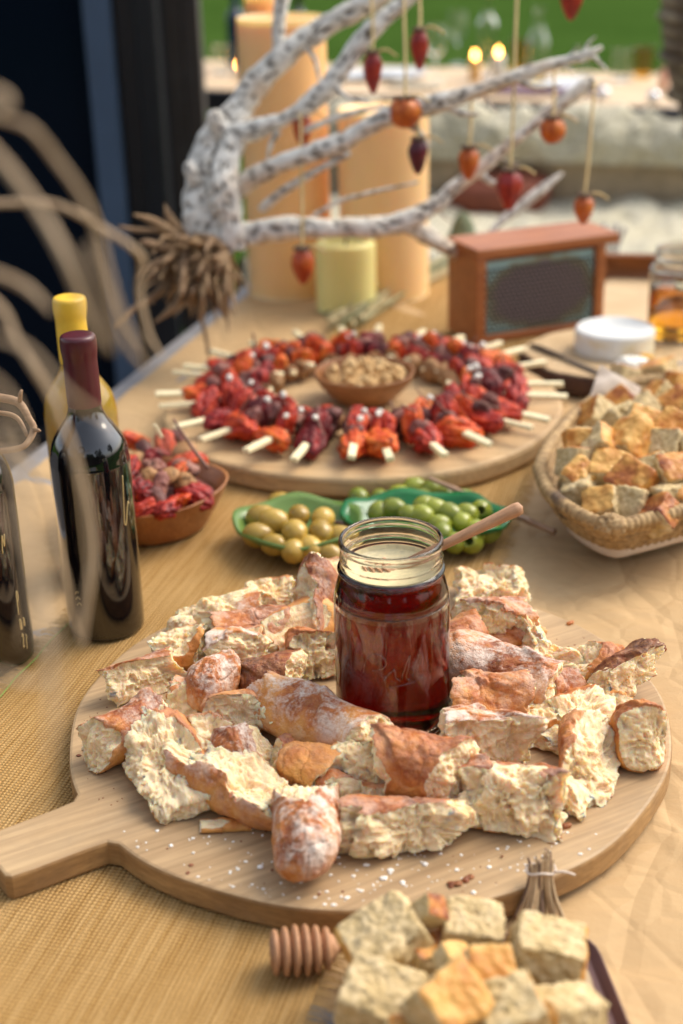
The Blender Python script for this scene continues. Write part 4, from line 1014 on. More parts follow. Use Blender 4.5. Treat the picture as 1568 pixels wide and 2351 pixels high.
def hexgrid():
    V, Fc = [], []; s = .0046
    nx, nz = int((FL - 2 * b_) / (s * 1.75)), int((FH - .045) / (s * 1.5))
    for j in range(nz):
        for i in range(nx):
            cx = b_ + s + (i + .5 * (j % 2)) * s * 1.75; cz = .014 + s + j * s * 1.5
            if cx > FL - b_ - s: continue
            k = len(V)
            for rr_, y in ((s, 0), (s * .78, 0), (s * .55, .004)):
                for q in range(6):
                    a = math.pi / 6 + q * math.pi / 3; V.append((cx + rr_ * math.cos(a), comb_y + y, cz + rr_ * math.sin(a)))
            for q in range(6):
                q2 = (q + 1) % 6
                Fc += [(k + q, k + q2, k + 6 + q2, k + 6 + q), (k + 6 + q, k + 6 + q2, k + 12 + q2, k + 12 + q)]
            Fc.append(tuple(k + 12 + q for q in range(6)))
    return np.array(V), Fc
comb = tag(piece('comb_cells', hexgrid(), [mw.m, plain('comb_dark', (.035, .028, .026), .6)], hf, smooth=False), kind='stuff')
for p_ in comb.data.polygons: p_.material_index = 1 if len(p_.vertices) == 6 or p_.center.y > comb_y + .0015 else 0
csh = piece('comb_sheet', box(FL - 2 * b_ - .001, .004, FH - .030, 0, (FL / 2, comb_y + .0075, FH / 2 - .006)), mw.m, hf)
mwi = plain('blue_wire', (.40, .50, .50), .35, .1, 60, metal=.6)
for k in range(0):
    z = .045 + k * .05; piece('wire', tube([(b_, comb_y - .004, z), (FL - b_, comb_y - .004, z)], .0006, 6, 1, spline=False), mwi, csh)
hx = piece('hive_box', join([box(.26, .02, .055, .002, (.13, 0, .0275)), box(.02, .16, .055, .002, (.25, .0905, .0275))]), M_FRAMEW)
hx.location = at(1385, 652); hx.rotation_euler = (0, 0, R(-12)); tag(hx, 'low orange wooden box behind the pale board', 'box')

# pale board, bark slab, cheese, knife, oil jar
def rrect(sx, sy, r, n=8):
    P = []
    for cx, cy_, a0_ in ((sx / 2 - r, sy / 2 - r, 0), (-sx / 2 + r, sy / 2 - r, 90), (-sx / 2 + r, -sy / 2 + r, 180), (sx / 2 - r, -sy / 2 + r, 270)):
        for i in range(n + 1): a = R(a0_ + 90 * i / n); P.append((cx + r * math.cos(a), cy_ + r * math.sin(a)))
    return P
pb = piece('paddle_board', prism(rrect(.30, .30, .05), 0, .014, .003), wood('pale_paddle', (.55, .38, .20), (.64, .47, .27), (.70, .53, .32), (4, 40, 40)), smooth=False)
c = at(1395, 745, 14); pb.location = (c.x + .165, c.y + .135, T); pb.rotation_euler = (0, 0, R(-14)); tag(pb, 'pale board with rounded corner behind the white cheese', 'cutting board')
SLC = Vector((.435, 2.020)); sl = empty('bark_slab', (SLC.x, SLC.y, T), label='live-edge wood slice with dark bark under the white cheese', cat='serving slab')
def slab_pts(k, ph=0):
    P = []
    for i in range(110):
        a = 2 * math.pi * i / 110; r = 1 + .03 * math.sin(3 * a + 1) + .02 * math.sin(7 * a + ph) + .008 * math.sin(17 * a)
        P.append((.165 * k * r * math.cos(a), .132 * k * r * math.sin(a)))
    return P
piece('slice', prism(slab_pts(.965), .004, .030, .0015), wood('slice_wood', (.46, .30, .15), (.58, .41, .22), (.66, .49, .29), (12, 30, 30), R(30)), sl, smooth=False)
Vb, Fb = prism(slab_pts(1.0), 0, .0285, .004); Vb = Vb + np.stack([fbm(Vb, 60, 3, 3), fbm(Vb, 60, 8, 3), 0 * Vb[:, 0]], 1) * .0035
piece('bark', (Vb, Fb[:-1]), plain('bark', (.07, .035, .022), .9, .4, 60), sl)
CH = Vector((.411, 2.026)); ch = empty('soft_cheese', (CH.x, CH.y, T + .030), label='white soft cheese wheel on the bark slab', cat='cheese')
mch = Mat('cheese_rind'); n_ = mch.noise(mch.co(), 25, 5, .65); sx_ = mch.n('SeparateXYZ'); mch.l(mch.co(), sx_.inputs[0])
side = mch.ramp(sx_.outputs[2], [(.024, 1.), (.034, 0.)])
mch.base(mch.mix(mch.math('MULTIPLY', side, mch.ramp(n_, [(.4, 0.), (.65, .8)])), (.74, .755, .73), (.72, .60, .34))).set(rough=.7).bump(mch.noise(mch.co(), 200, 3), .2, .001)
V, Fc = lathe([(a * mm, b * mm) for a, b in smooth_prof([(0, 0), (52, 0), (57, 2), (58.5, 7), (58, 18), (58.5, 29), (57, 34.5), (51, 36.6), (20, 37), (0, 37)], 4)], 64)
V = V * (1 + .012 * fbm(V, 40, 5, 3))[:, None]; piece('rind', (V, Fc), mch.m, ch)
cp = piece('cheese_piece', (ICO[3][0] * np.array([.024, .015, .011]) * (1 + .25 * vnoise(ICO[3][0], 2.2, 4))[:, None], ICO[3][1]), plain('soft_cheese', (.85, .84, .76), .55, .05, 60))
c = at(1448, 842, 38); cp.location = (c.x, c.y, T + .041); tag(cp, 'torn white bit of cheese in front of the wheel', 'cheese')
cq = piece('apricot_piece', (ICO[3][0] * np.array([.012, .008, .007]) * (1 + .2 * vnoise(ICO[3][0], 2.2, 9))[:, None], ICO[3][1]), plain('apricot', (.80, .42, .03), .4, .1, 60))
c = at(1482, 822, 38); cq.location = (c.x, c.y, T + .038); tag(cq, 'small bright orange bit beside the torn cheese', 'fruit')
a_, b_ = at(1218, 795, 32), at(1415, 872, 32); d_ = b_ - a_
kn = empty('cheese_knife', a_, math.atan2(d_.y, d_.x), label='thin dark knife lying along the bark slab edge', cat='knife')
M_PEW = plain('dark_pewter', (.10, .08, .07), .35, .2, 80, metal=.7)
piece('handle', tube([(0, 0, .002), (.03, 0, .003), (.08, 0, .002)], [.0028, .004, .0028], 10, 4), M_PEW, kn)
piece('blade', prism([(.08, -.003), (d_.length * .9, -.007), (d_.length, .002), (d_.length * .95, .005), (.08, .003)], .0003, .0018, .0003), M_PEW, kn, smooth=False)
sp_ = empty('spoon', at(1512, 842, 30), R(-25), label='silver spoon on the bark slab at the right edge', cat='spoon')
M_SIL = plain('silver', (.75, .76, .80), .18, .05, 40, metal=1.0)
V, Fc = ICO[3]; piece('bowl', (V * np.array([.024, .016, .005]) + np.array([.0, 0, .006]) - np.stack([0 * V[:, 0], 0 * V[:, 0], .004 * (1 - V[:, 0] ** 2 - V[:, 1] ** 2).clip(0)], 1), Fc), M_SIL, sp_)
piece('handle', tube([(.022, 0, .006), (.06, 0, .012), (.13, 0, .006)], [.0022, .002, .0036], 8, 4), M_SIL, sp_)
def small_jar(x, y, z, r, h, level, liq, name, label, cat):
    root = empty(name, (x, y, z), label=label, cat=cat)
    o_ = smooth_prof([(0, .8), (r * .85, .6), (r * .98, 4), (r, 12), (r, h * .72), (r * .96, h * .80), (r * .84, h * .86), (r * .84, h * .90), (r * .88, h * .91), (r * .88, h * .935), (r * .84, h * .945), (r * .84, h * .975), (r * .86, h * .985), (r * .84, h)], 4)
    i_ = smooth_prof([(r * .80, h * .99), (r * .79, h * .86), (r * .92, h * .78), (r * .955, h * .7), (r * .955, 12), (r * .9, 5), (0, 4.5)], 4)
    piece('glass', lathe([(max(a, 0) * mm, b * mm) for a, b in o_ + i_], 48), M_GL, root)
    piece('liquid', lathe([(a * mm, b * mm) for a, b in [(0, 4.4), (r * .9, 4.9), (r * .958, 12), (r * .958, level), (0, level)]], 48), liq, root)
    return root
mo = Mat('infused_oil'); mo.base((1.0, .84, .25)).set(rough=.02, trans=1.0, ior=1.42)
va = mo.n('VolumeAbsorption'); va.inputs[0].default_value = (.98, .70, .04, 1); va.inputs[1].default_value = 26; mo.l(va.outputs[0], mo.o.inputs['Volume'])
small_jar(.516, 2.085, T + .030, 44, 138, 78, mo.m, 'oil_jar', 'glass jar half full of golden oil at the right edge', 'jar')
for k in range(3):
    o = piece('garlic_clove', (ICO[2][0] * np.array([.011, .008, .007]), ICO[2][1]), M_CREAMW); o.location = (.515 + .012 * k, 2.072 + .008 * k, T + .030 + .078 + .003 * k); o.rotation_euler = (.4 * k, .7, k); tag(o, ['lowest pale clove in the golden oil', 'middle pale clove floating in the golden oil', 'uppermost pale clove in the golden oil'][k], 'clove', 'cloves in the oil')
# green artichoke and grass stalks
art = empty('artichoke', at(1062, 566), label='small grey-green artichoke behind the hive frame', cat='artichoke')
M_ART = plain('artichoke_leaf', (.16, .19, .10), .6, .3, 60)
for ring in range(5):
    nlf = 9 - ring
    for i in range(nlf):
        a = 2 * math.pi * (i + .5 * (ring % 2)) / nlf; rr_ = .030 - .005 * ring; z = .012 + .011 * ring
        V = ICO[2][0] * np.array([.004, .013, .018]); 
        M_ = Matrix.Translation((rr_ * math.cos(a), rr_ * math.sin(a), z)) @ Matrix.Rotation(a, 4, 'Z') @ Matrix.Rotation(R(-18 - 5 * ring), 4, 'Y')
        piece('leaf', move((V, ICO[2][1]), M_), M_ART, art)
st0, st1 = at(1035, 612), at(800, 742)
stk = empty('grass_bundle', st1, label='bundle of dry grey-green grass stalks lying before the candles', cat='dried grass')
M_ST1, M_ST2 = plain('grass_green', (.20, .21, .10), .7, .3, 60), plain('grass_tan', (.48, .40, .22), .7, .25, 60)
for i in range(26):
    o1 = Vector((rs.uniform(-.035, .035), rs.uniform(-.06, .06), rs.uniform(.002, .018))); o2 = Vector((rs.uniform(-.018, .018), rs.uniform(-.03, .03), rs.uniform(.002, .02)))
    d_ = st0 - st1; e_ = rs.uniform(-.06, .05)
    p0 = Vector((0, 0, 0)) + d_ * (e_) + o1; p2 = d_ * rs.uniform(.9, 1.1) + o2; p1 = (p0 + p2) / 2 + Vector((rs.uniform(-.02, .02), 0, rs.uniform(.0, .01)))
    p0.z = max(.002, p0.z); piece('stalk', tube([tuple(p0), tuple(p1), tuple(p2)], [.0018, .0022, .0012], 6, 4), (M_ST1, M_ST2)[i % 2], stk)
    if i % 3 == 0:
        V = ICO[2][0] * np.array([.004, .013, .004]); piece('seed_head', (V + np.array(p0), ICO[2][1]), M_ST2, stk)
lv = empty('lavender_sprig', at(1400, 596), label='grey lavender sprig behind the right end of the hive frame', cat='dried flower')
for i in range(5): piece('stem', tube([(i * .006 - .012, 0, 0), (i * .009 - .02, .004, .03), (i * .014 - .03, 0, .06 + .008 * (i % 2))], [.0016, .003, .004], 6, 4), plain('lavender', (.30, .28, .33), .8, .2, 80), lv)

# ------------------------------------------------------------------ croutons
def crouton_geo(s, seed, crust_dirs, sub=4, tone=.5, stretch=(1, 1, 1)):
    D, Fc = ICO[sub]; p = 11.0
    t = (np.abs(D) ** p).sum(1) ** (-1 / p)
    P = D * t[:, None] * s / 2 * np.array(stretch); S = P + seed * 23.1
    q = 36.0 / s
    P = P * (1 + .13 * np.stack([vnoise(S, q / 40, seed + k) for k in (1, 2, 3)], 1))
    axn = np.zeros_like(D); axn[np.arange(len(D)), np.abs(D).argmax(1)] = np.sign(D[np.arange(len(D)), np.abs(D).argmax(1)])
    cr = np.zeros(len(D))
    for nv in crust_dirs:
        nv = np.array(nv, float); j = np.abs(nv).argmax(); ax_ = np.zeros(3); ax_[j] = np.sign(nv[j])
        rest = np.delete(np.abs(D), j, 1).max(1)
        cr = np.maximum(cr, sstep(-.10, .04, D @ ax_ - rest + .05 * vnoise(S, q / 6, seed)))
    crumb = 1 - cr
    dis = 1.5 * fbm(S, q / 18, seed, 3) + .9 * fbm(S, q / 5, seed + 3, 3) - crumb * (.35 * pits(S * q, 11, .46, seed, .5) + .42 * pits(S * q, 5, .48, seed + 5, .75) + .4 * (sub > 4) * pits(S * q, 2.8, .5, seed + 8, .8))
    V = P + axn * (dis * s / 36)[:, None]
    tn = np.clip(tone + .35 * vnoise(S, q / 12, seed + 9), 0, 1.2)
    return V / 1000, Fc, crumb, np.zeros(len(D)), tn
def crouton(pos, s, seed, label, group, dirs=((0, 0, 1),), rot=(0, 0, 0), tone=.5, stretch=(1, 1, 1), sub=4):
    Mx = Matrix.Rotation(rot[2], 3, 'Z') @ Matrix.Rotation(rot[1], 3, 'Y') @ Matrix.Rotation(rot[0], 3, 'X'); inv = Mx.inverted()
    V, Fc, cr, fl, tn = crouton_geo(s, seed, [tuple(inv @ Vector(d)) for d in dirs], sub, tone, stretch)
    V = V @ np.array(Mx).T; z0 = V[:, 2].min()
    root = empty('focaccia_cube', (pos[0], pos[1], pos[2] + z0), label=label, cat='bread cube', group=group)
    V[:, 2] -= z0; bread_parts(root, (V, Fc, cr, fl, tn), MC); return root

# woven basket at the right
BKH = .070
RIM = [at(u, v, 70).xy for u, v in ((1238, 1078), (1262, 1132), (1322, 1178), (1402, 1208), (1482, 1194), (1568, 1172), (1670, 1140), (1745, 1060), (1735, 960), (1640, 890), (1520, 872), (1410, 892), (1318, 955), (1262, 1022))]
BK = sum(RIM, Vector((0, 0))) / len(RIM)
def basket_ring(f):
    """outline at height fraction f: a blunt boat with a corner towards the viewer"""
    k = .60 + .40 * f ** .65
    P = smooth_prof([((q.x - BK.x) * k, (q.y - BK.y) * k, 0) for q in RIM + RIM[:1]], 7)
    return [(p[0], p[1]) for p in P[:-1]][::-1][::-1]
bk = empty('woven_basket', (BK.x, BK.y, T), label='coiled straw basket of bread cubes at the right edge', cat='basket')
ms = Mat('straw'); vv = ms.co(); n1 = ms.noise(vv, 120, 4, .6); n2 = ms.noise(vv, 14, 3)
cst = ms.ramp(n1, [(.3, (.20, .115, .045)), (.55, (.40, .26, .115)), (.75, (.54, .38, .19))])
cst = ms.mix(ms.ramp(n2, [(.62, 0.), (.68, .85)]), cst, (.055, .030, .022)); ms.base(cst).set(rough=.75).bump(n1, .6, .002)
NC = 8
for j in range(NC):
    f = j / (NC - 1); ring = basket_ring(f); n = len(ring); rr_ = .0056 if j < NC - 1 else .0078
    pts = [(x, y, .006 + f * (BKH - .006)) for x, y in ring]; pts += [pts[0], pts[1]]
    def stitch(V, P, rr_=rr_, j=j):
        m_, n_, _ = V.shape; L = np.concatenate([[0], np.cumsum(np.linalg.norm(np.diff(P, axis=0), axis=1))])
        k = 1 + .16 * np.abs(np.sin(L / (.0075 if j == NC - 1 else .0095) * math.pi + j))[:, None, None] - .06
        return P[:, None, :] + (V - P[:, None, :]) * k
    rim_ = piece('coil' if j < NC - 1 else 'rim', tube(pts, rr_, 8, 5, False, stitch), ms.m, bk)
fl_ = basket_ring(0.0); piece('floor', prism([(x, y) for x, y in fl_], .001, .006, .001), ms.m, bk, smooth=False)
for jx, jy in ((RIM[3].x - BK.x, RIM[3].y - BK.y),):
    V, Fc = ICO[3]; piece('knot', (V * np.array([.016, .013, .012]) * (1 + .25 * vnoise(V, 4, 2))[:, None] + np.array([jx, jy, BKH + .001]), Fc), ms.m, rim_)
# parchment
def sheet(name, pts, n, mat, label, cat, amp=.003, seed=0):
    P = [Vector(p) for p in pts]; V = []
    for i in range(n):
        for j in range(n):
            s_, t_ = i / (n - 1), j / (n - 1)
            q = P[0].lerp(P[1], s_).lerp(P[3].lerp(P[2], s_), t_); V.append(tuple(q))
    V = np.array(V); c_ = np.array(P[0]); nr = np.cross(np.array(P[1] - P[0]), np.array(P[3] - P[0])); nr /= np.linalg.norm(nr)
    V = V - c_; V += nr * (amp * (fbm(V, 28, seed, 3) + .8 * np.abs(vnoise(V, 45, seed + 3))))[:, None]
    V = np.concatenate([V, V - nr * .0003]); I = np.arange(n * n).reshape(n, n); m_ = n * n
    Fq = np.stack([I[:-1, :-1], I[1:, :-1], I[1:, 1:], I[:-1, 1:]], -1).reshape(-1, 4)
    o = piece(name, (V, np.concatenate([Fq, Fq[:, ::-1] + m_])), mat); o.location = c_; return tag(o, label, cat)
M_PAR = plain('parchment', (.66, .56, .47), .6, .06, 30)
sheet('parchment_sheet', [at(1345, 935, 66), at(1455, 985, 40), at(1470, 890, 80), at(1378, 838, 112)], 16, M_PAR, 'grey-white parchment corner standing up in the basket', 'paper')
rs = np.random.RandomState(5)
def z4(x, y): return 1191.7 + .24 * x, 815 + .24 * y
bkp = [(740, 610, 54, .75), (1000, 240, 44, .7), (940, 470, 42, .7), (1330, 190, 54, .45), (1330, 420, 46, .5), (1500, 270, 42, .55), (980, 630, 40, -1), (1150, 650, 46, .35), (1090, 850, 56, .3), (800, 900, 54, .4), (590, 840, 44, .45), (1460, 700, 46, .6), (1400, 880, 50, .5), (560, 1040, 46, .85), (860, 1110, 50, .35), (570, 1190, 42, .35), (1100, 1230, 56, .75), (1250, 1090, 44, .55), (1480, 1180, 52, .7), (590, 1330, 44, -1), (810, 1440, 46, .35), (1070, 1430, 46, -1), (1430, 1400, 54, -1), (1350, 1530, 42, .95), (1190, 520, 42, -1), (1510, 500, 46, .6), (1680, 350, 50, .5), (1700, 620, 50, .6), (1720, 900, 52, .5), (1720, 1200, 50, .5), (1620, 1420, 46, .6)]
tonew = lambda t: 'crumb-side-up' if t < 0 else 'dark-topped' if t > .68 else 'golden-topped' if t < .48 else 'brown-topped'
bkr = ranks([(q[0] + i * .01, q[1]) for i, q in enumerate(bkp)], (560, 1000))
for i, (x, y, s, tn) in enumerate(bkp):
    x += i * .01
    u, v = z4(x, y); h = 60.
    for _ in range(14):
        p = at(u, v, h); e = ((p.x - BK.x) / .17) ** 2 + ((p.y - BK.y) / .13) ** 2; h = .5 * h + .5 * (66 + 42 * max(0, 1 - e))
    row = 'rear' if y < 560 else 'middle' if y < 1000 else 'front'
    pos_ = 'left' if x < 700 else 'centre left' if x < 1000 else 'centre' if x < 1250 else 'centre right' if x < 1490 else 'right'
    dirs = ((rs.uniform(-.5, .3), rs.uniform(-.7, .1), 1),) if tn >= 0 else ((0, 1, -.3),)
    if tn >= 0 and rs.rand() < .6: dirs += ((rs.choice([-1, 1]), -.2, .2),)
    if tn >= 0: tn = max(0, tn - .06)
    crouton((p.x, p.y, T + h * mm), s * .76, 100 + i, '%s bread cube, %s from the left of the basket\'s %s row' % (tonew(tn), ORD[bkr[i][1]], row), 'bread cubes in the basket', dirs, (rs.uniform(-.75, .75), rs.uniform(-.75, .75), rs.uniform(0, 3)), max(tn, 0), (rs.uniform(.9, 1.15), rs.uniform(.9, 1.15), rs.uniform(.85, 1.1)), 4)
V, Fc = prism([(x * .86, y * .86) for x, y in basket_ring(.8)], .012, .048, .01)
o = piece('bread_cube_bed', (V, Fc), M_PAR, loc=(BK.x, BK.y, T)); tag(o, 'parchment lining under the bread cubes in the basket', 'paper')

# front tray with bread cubes
TR = Vector((.086, .708))
tr = empty('paper_tray', (TR.x, TR.y, T), R(6), label='mauve-brown tray of bread cubes at the bottom edge', cat='tray')
M_MAU = plain('mauve_card', (.15, .075, .07), .6, .15, 40)
piece('base', prism(rrect(.160, .120, .02), .001, .005, .001), M_MAU, tr, smooth=False)
def tray_wall():
    P = rrect(.160, .120, .02, 6); Q = rrect(.170, .132, .03, 6); n = len(P); V = [(x, y, .004) for x, y in P] + [(x, y, .013) for x, y in Q] + [(x * .99, y * .99, .013) for x, y in Q] + [(x * .985, y * .985, .0045) for x, y in P]
    Fc = []
    for r_ in range(3):
        for i in range(n): i2 = (i + 1) % n; Fc.append((r_ * n + i, r_ * n + i2, (r_ + 1) * n + i2, (r_ + 1) * n + i))
    return np.array(V), Fc
piece('side_wall', tray_wall(), M_MAU, tr, smooth=False)
# tied bundle of twigs behind the tray
bq = at(1240, 2120, 0); tb = empty('twig_bundle', bq, label='little bundle of dry twigs tied with pale twine behind the tray', cat='twig bundle')
M_TW1, M_TW2 = plain('tan_twig', (.52, .37, .21), .8, .2, 120), plain('dark_twig', (.20, .125, .08), .8, .3, 120)
tb.scale = (.82, .82, .80)
pc = Vector((.002, .020, .043))
for i in range(17):
    a = -1 + 2 * (i + .5) / 17
    p0 = Vector((a * .023 + rs.uniform(-.002, .002), rs.uniform(-.006, .006), .002)); p1 = pc + Vector((a * .0095, rs.uniform(-.006, .006), rs.uniform(-.001, .001))); p2 = p1 + (p1 - p0) * rs.uniform(.12, .42) + Vector((a * .005, 0, 0))
    piece('twig', tube([tuple(p0), tuple(p0 * .45 + p1 * .55 + Vector((-a * .003, 0, 0))), tuple(p1), tuple(p2)], [.0024, .0019, .0016, .0010], 6, 4), M_TW1 if i % 3 else M_TW2, tb)
tw_ = piece('twine', tube([tuple(pc + Vector((.0125 * math.cos(t), .0085 * math.sin(t), .0016 * math.sin(3 * t)))) for t in np.linspace(0, 12.4, 40)], .0012, 6, 2), M_PAR, tb)
piece('twine_end', tube([tuple(pc + Vector((.011, -.004, 0))), tuple(pc + Vector((.020, -.006, .001))), tuple(pc + Vector((.029, -.004, -.004)))], .0011, 6, 4), M_PAR, tw_)
fc = [(895, 2165, 52, 38, (-1, -.2, .1), .15, (.1, -.35, .35), 'white crumb cube with yellow crust on its left, in the tray'), (985, 2078, 20, 64, (0, 0, 1), .95, (.5, .6, .4), 'small scorched crust peak on the rear of the tray heap'), (1088, 2128, 40, 46, (0, 1, -.1), -1, (.15, .1, -.2), 'yellow oily bread cube at the back of the tray'), (1122, 2212, 30, 66, (0, -.2, 1), .5, (.55, .1, .15), 'small orange crust cube in the middle of the tray'),
      (1022, 2292, 41, 74, (0, -.2, 1), .25, (.65, .0, .75), 'bright orange crust cube at the front of the tray'), (1250, 2190, 50, 42, (1, -.3, .25), .3, (-.1, .25, -.15), 'large grey crumb cube with orange right side in the tray'), (872, 2290, 47, 44, (-.2, .2, -1), -1, (.3, .25, -.3), 'greyish crumb cube at the front left of the tray'), (1172, 2322, 43, 58, (1, 0, .3), .2, (.2, -.2, .25), 'pale crumb cube with yellow edge at the tray front'), (1300, 2335, 40, 42, (0, .2, -1), -1, (-.2, .3, .5), 'grey crumb cube at the front right of the tray'), (1040, 2192, 20, 62, (0, -.6, 1), .15, (.3, .4, .5), 'tiny yellow crust bit in the middle of the tray'), (1100, 2420, 46, 44, (0, -.3, 1), .4, (.2, .2, .6), 'bread cube cut off by the bottom picture edge'), (960, 2420, 46, 40, (0, 0, 1), .5, (.1, .3, .2), 'bread cube at the bottom edge below the orange cube'), (985, 2180, 34, 36, (0, 0, 1), .6, (.1, .2, .4), 'half hidden bread cube between the white and yellow cubes')]
for i, (u, v, s, h, d, tn, rt_, lb) in enumerate(fc):
    h += 8; p = at(u, v + 14, h)
    crouton((p.x, p.y, T + h * mm), s * .90, 300 + i, lb, 'bread cubes in the front tray', (d,), rt_, max(tn, 0), (rs.uniform(.98, 1.14), rs.uniform(.88, 1.0), rs.uniform(.86, 1.0)), 5 if s > 38 else 4)
o = piece('tray_liner', prism(rrect(.14, .10, .03), .006, .018, .004), plain('liner', (.34, .25, .14), .7), loc=(TR.x, TR.y, T), smooth=False); tag(o, 'brown paper liner under the front bread cubes', 'paper')
dh = at(694, 2182, 17)
dipper((dh.x + .135, dh.y + .018, T + .010), (dh.x, dh.y, T + .0172), .0172, .042, 'honey_dipper', 'wooden honey dipper lying on the burlap in front of the board', 'honey dippers')

# ------------------------------------------------------------------ pillar candles
def candle(x, y, r, h, c, label, sss):
    root = empty('pillar_candle', (x, y, T), label=label, cat='candle', group='pillar candles behind the branch')
    m = Mat('wax_' + label.split()[0]); n_ = m.noise(m.co('Object', (6, 6, 3)), 3, 3)
    m.base(m.ramp(n_, [(.3, tuple(k * .92 for k in c)), (.7, c)])).set(rough=.45, sss=sss, sss_scale=.03); m.b.inputs['Subsurface Radius'].default_value = (1, .5, .2)
    pr = smooth_prof([(0, 0), (r - .004, 0), (r, .004), (r, h * .5), (r, h - .012), (r - .003, h - .002), (r - .010, h), (r - .018, h - .004), (r * .55, h - .010), (0, h - .012)], 4)
    V, Fc = lathe([(max(a, 0), b) for a, b in pr], 48); V[:, :2] *= (1 + .01 * vnoise(V, 14, int(h * 100)))[:, None]
    wx2 = piece('wax', (V, Fc), m.m, root); piece('wick', tube([(0, 0, h - .014), (.001, 0, h - .002), (.004, 0, h + .008)], .0016, 6, 3), plain('wick', (.02, .015, .01), .9), wx2); return root
candle(-.081, 2.545, .0755, .464, (.98, .58, .25), 'tall orange pillar candle behind the pale branch', .35)
candle(.089, 2.500, .078, .320, (.98, .64, .30), 'wide orange pillar candle beside the tall one', .35)
candle(.0185, 2.405, .0515, .118, (.82, .74, .30), 'short yellow-green pillar candle between the orange ones', .35)
candle(-.118, 2.660, .0300, .490, (.95, .50, .17), 'thin orange pillar candle behind the tall one', .35)

# ------------------------------------------------------------------ bleached cactus-wood branch
br = empty('cactus_branch', (at(500, 800).x, at(500, 800).y, T), label='bleached cactus-skeleton branch with brown root tuft on the table', cat='branch')
md = Mat('cholla'); hole = md.attr('hole'); vv = md.co(); n1 = md.noise(vv, 60, 5, .6); n2 = md.noise(vv, 9, 3)
cb = md.ramp(n1, [(.28, (.52, .48, .42)), (.5, (.76, .73, .66)), (.7, (.88, .86, .80))])
cb = md.mix(md.ramp(n2, [(.52, 0.), (.72, .6)]), cb, (.60, .40, .22))
md.base(md.mix(hole, cb, (.13, .10, .075))).set(rough=.85, spec=.2).bump(n1, .5, .002)  # hole insides brown with dirt, painted darker for the shade of their depth
br0 = br.location.copy()
def branch(pts, px, name='limb', k=14, n=28, seed=1):
    """pts: (u, v, depth); px: widths on the grid"""
    W3 = [deep(u, v, d) - br0 for u, v, d in pts]; rad = [p * .94 / 2 / F_PX * q[2] for p, q in zip(px, pts)]
    holes = {}
    def fn(V, P):
        m_, n_, _ = V.shape; L = np.concatenate([[0], np.cumsum(np.linalg.norm(np.diff(P, axis=0), axis=1))])
        rr_ = np.linalg.norm(V - P[:, None, :], axis=-1, keepdims=True)
        A = np.arange(n_) * 2 * np.pi / n_
        rm_ = float(np.mean(rr_)); W2 = np.stack([np.repeat(L[:, None] / .0145, n_, 1) + .9 * vnoise(V, 14, seed + 9), np.cos(A)[None, :] * rm_ / .0072 + 0 * L[:, None], np.sin(A)[None, :] * rm_ / .0072 + 0 * L[:, None]], -1) + seed * 13.3
        hl = (1 - sstep(.24, .40, worley(W2, 1.0, seed) + .10 * vnoise(V, 130, seed))); holes['h'] = hl
        lump = .26 * fbm(V, 17, seed, 3) + .06 * vnoise(V, 90, seed)
        return P[:, None, :] + (V - P[:, None, :]) * (1 + lump[..., None] - .38 * hl[..., None])
    V, Fc = tube([tuple(w_) for w_ in W3], rad, n, k, True, fn)
    o = piece(name, (V, Fc), md.m, br); o.data.attributes.new('hole', 'FLOAT', 'POINT').data.foreach_set('value', holes['h'].ravel().astype(np.float32)); return o
branch([(512, 590, 2.20), (478, 515, 2.20), (462, 430, 2.20), (487, 345, 2.20), (528, 280, 2.20), (556, 238, 2.2)], [74, 104, 88, 98, 84, 62], 'trunk', 16, 36, 1)
branch([(535, 572, 2.19), (528, 500, 2.17), (512, 430, 2.16), (520, 360, 2.17), (556, 300, 2.18)], [66, 62, 74, 66, 50], 'trunk', 16, 32, 21)
branch([(512, 300, 2.18), (496, 275, 2.17), (492, 256, 2.17)], [54, 44, 30], 'stub', 12, 24, 22)
branch([(450, 420, 2.18), (438, 390, 2.17), (434, 372, 2.17)], [40, 30, 18], 'stub', 12, 20, 23)
rt2 = np.random.RandomState(44)
for q in range(16):
    x_, y_, d_ = [(1290, 140, 2.03), (1340, 126, 2.03), (1200, 172, 2.04), (1330, 205, 2.14), (1230, 285, 2.15), (1110, 205, 2.05), (1000, 470, 2.18), (1140, 355, 2.16)][q % 8]
    a_ = rt2.uniform(-1.5, 1.2); L_ = rt2.uniform(28, 62); branch([(x_, y_, d_), (x_ + L_ * .5 * math.cos(a_), y_ + L_ * .5 * math.sin(a_) + rt2.uniform(-8, 8), d_), (x_ + L_ * math.cos(a_) + 6, y_ + L_ * math.sin(a_), d_ - .01)], [9, 7, 3], 'twig', 6, 8, 50 + q)
branch([(525, 290, 2.20), (587, 196, 2.19), (659, 124, 2.18), (731, 70, 2.17), (851, 2, 2.15), (940, -60, 2.13)], [56, 62, 55, 54, 52, 48], seed=2)
branch([(640, 130, 2.18), (640, 60, 2.17), (652, -30, 2.16)], [36, 38, 36], seed=3)
branch([(505, 320, 2.19), (596, 294, 2.16), (673, 262, 2.14), (731, 222, 2.13), (788, 158, 2.12), (841, 80, 2.11), (932, 0, 2.10), (1000, -70, 2.09)], [60, 46, 44, 46, 46, 44, 42, 38], seed=4)
branch([(530, 450, 2.19), (596, 400, 2.15), (683, 362, 2.12), (779, 328, 2.10), (887, 270, 2.08), (1007, 236, 2.06), (1103, 206, 2.05), (1247, 156, 2.04), (1343, 126, 2.03), (1382, 108, 2.03)], [62, 52, 44, 42, 44, 42, 36, 28, 20, 10], seed=5)
branch([(700, 300, 2.14), (780, 268, 2.12), (880, 244, 2.1)], [18, 18, 8], seed=6, n=14)
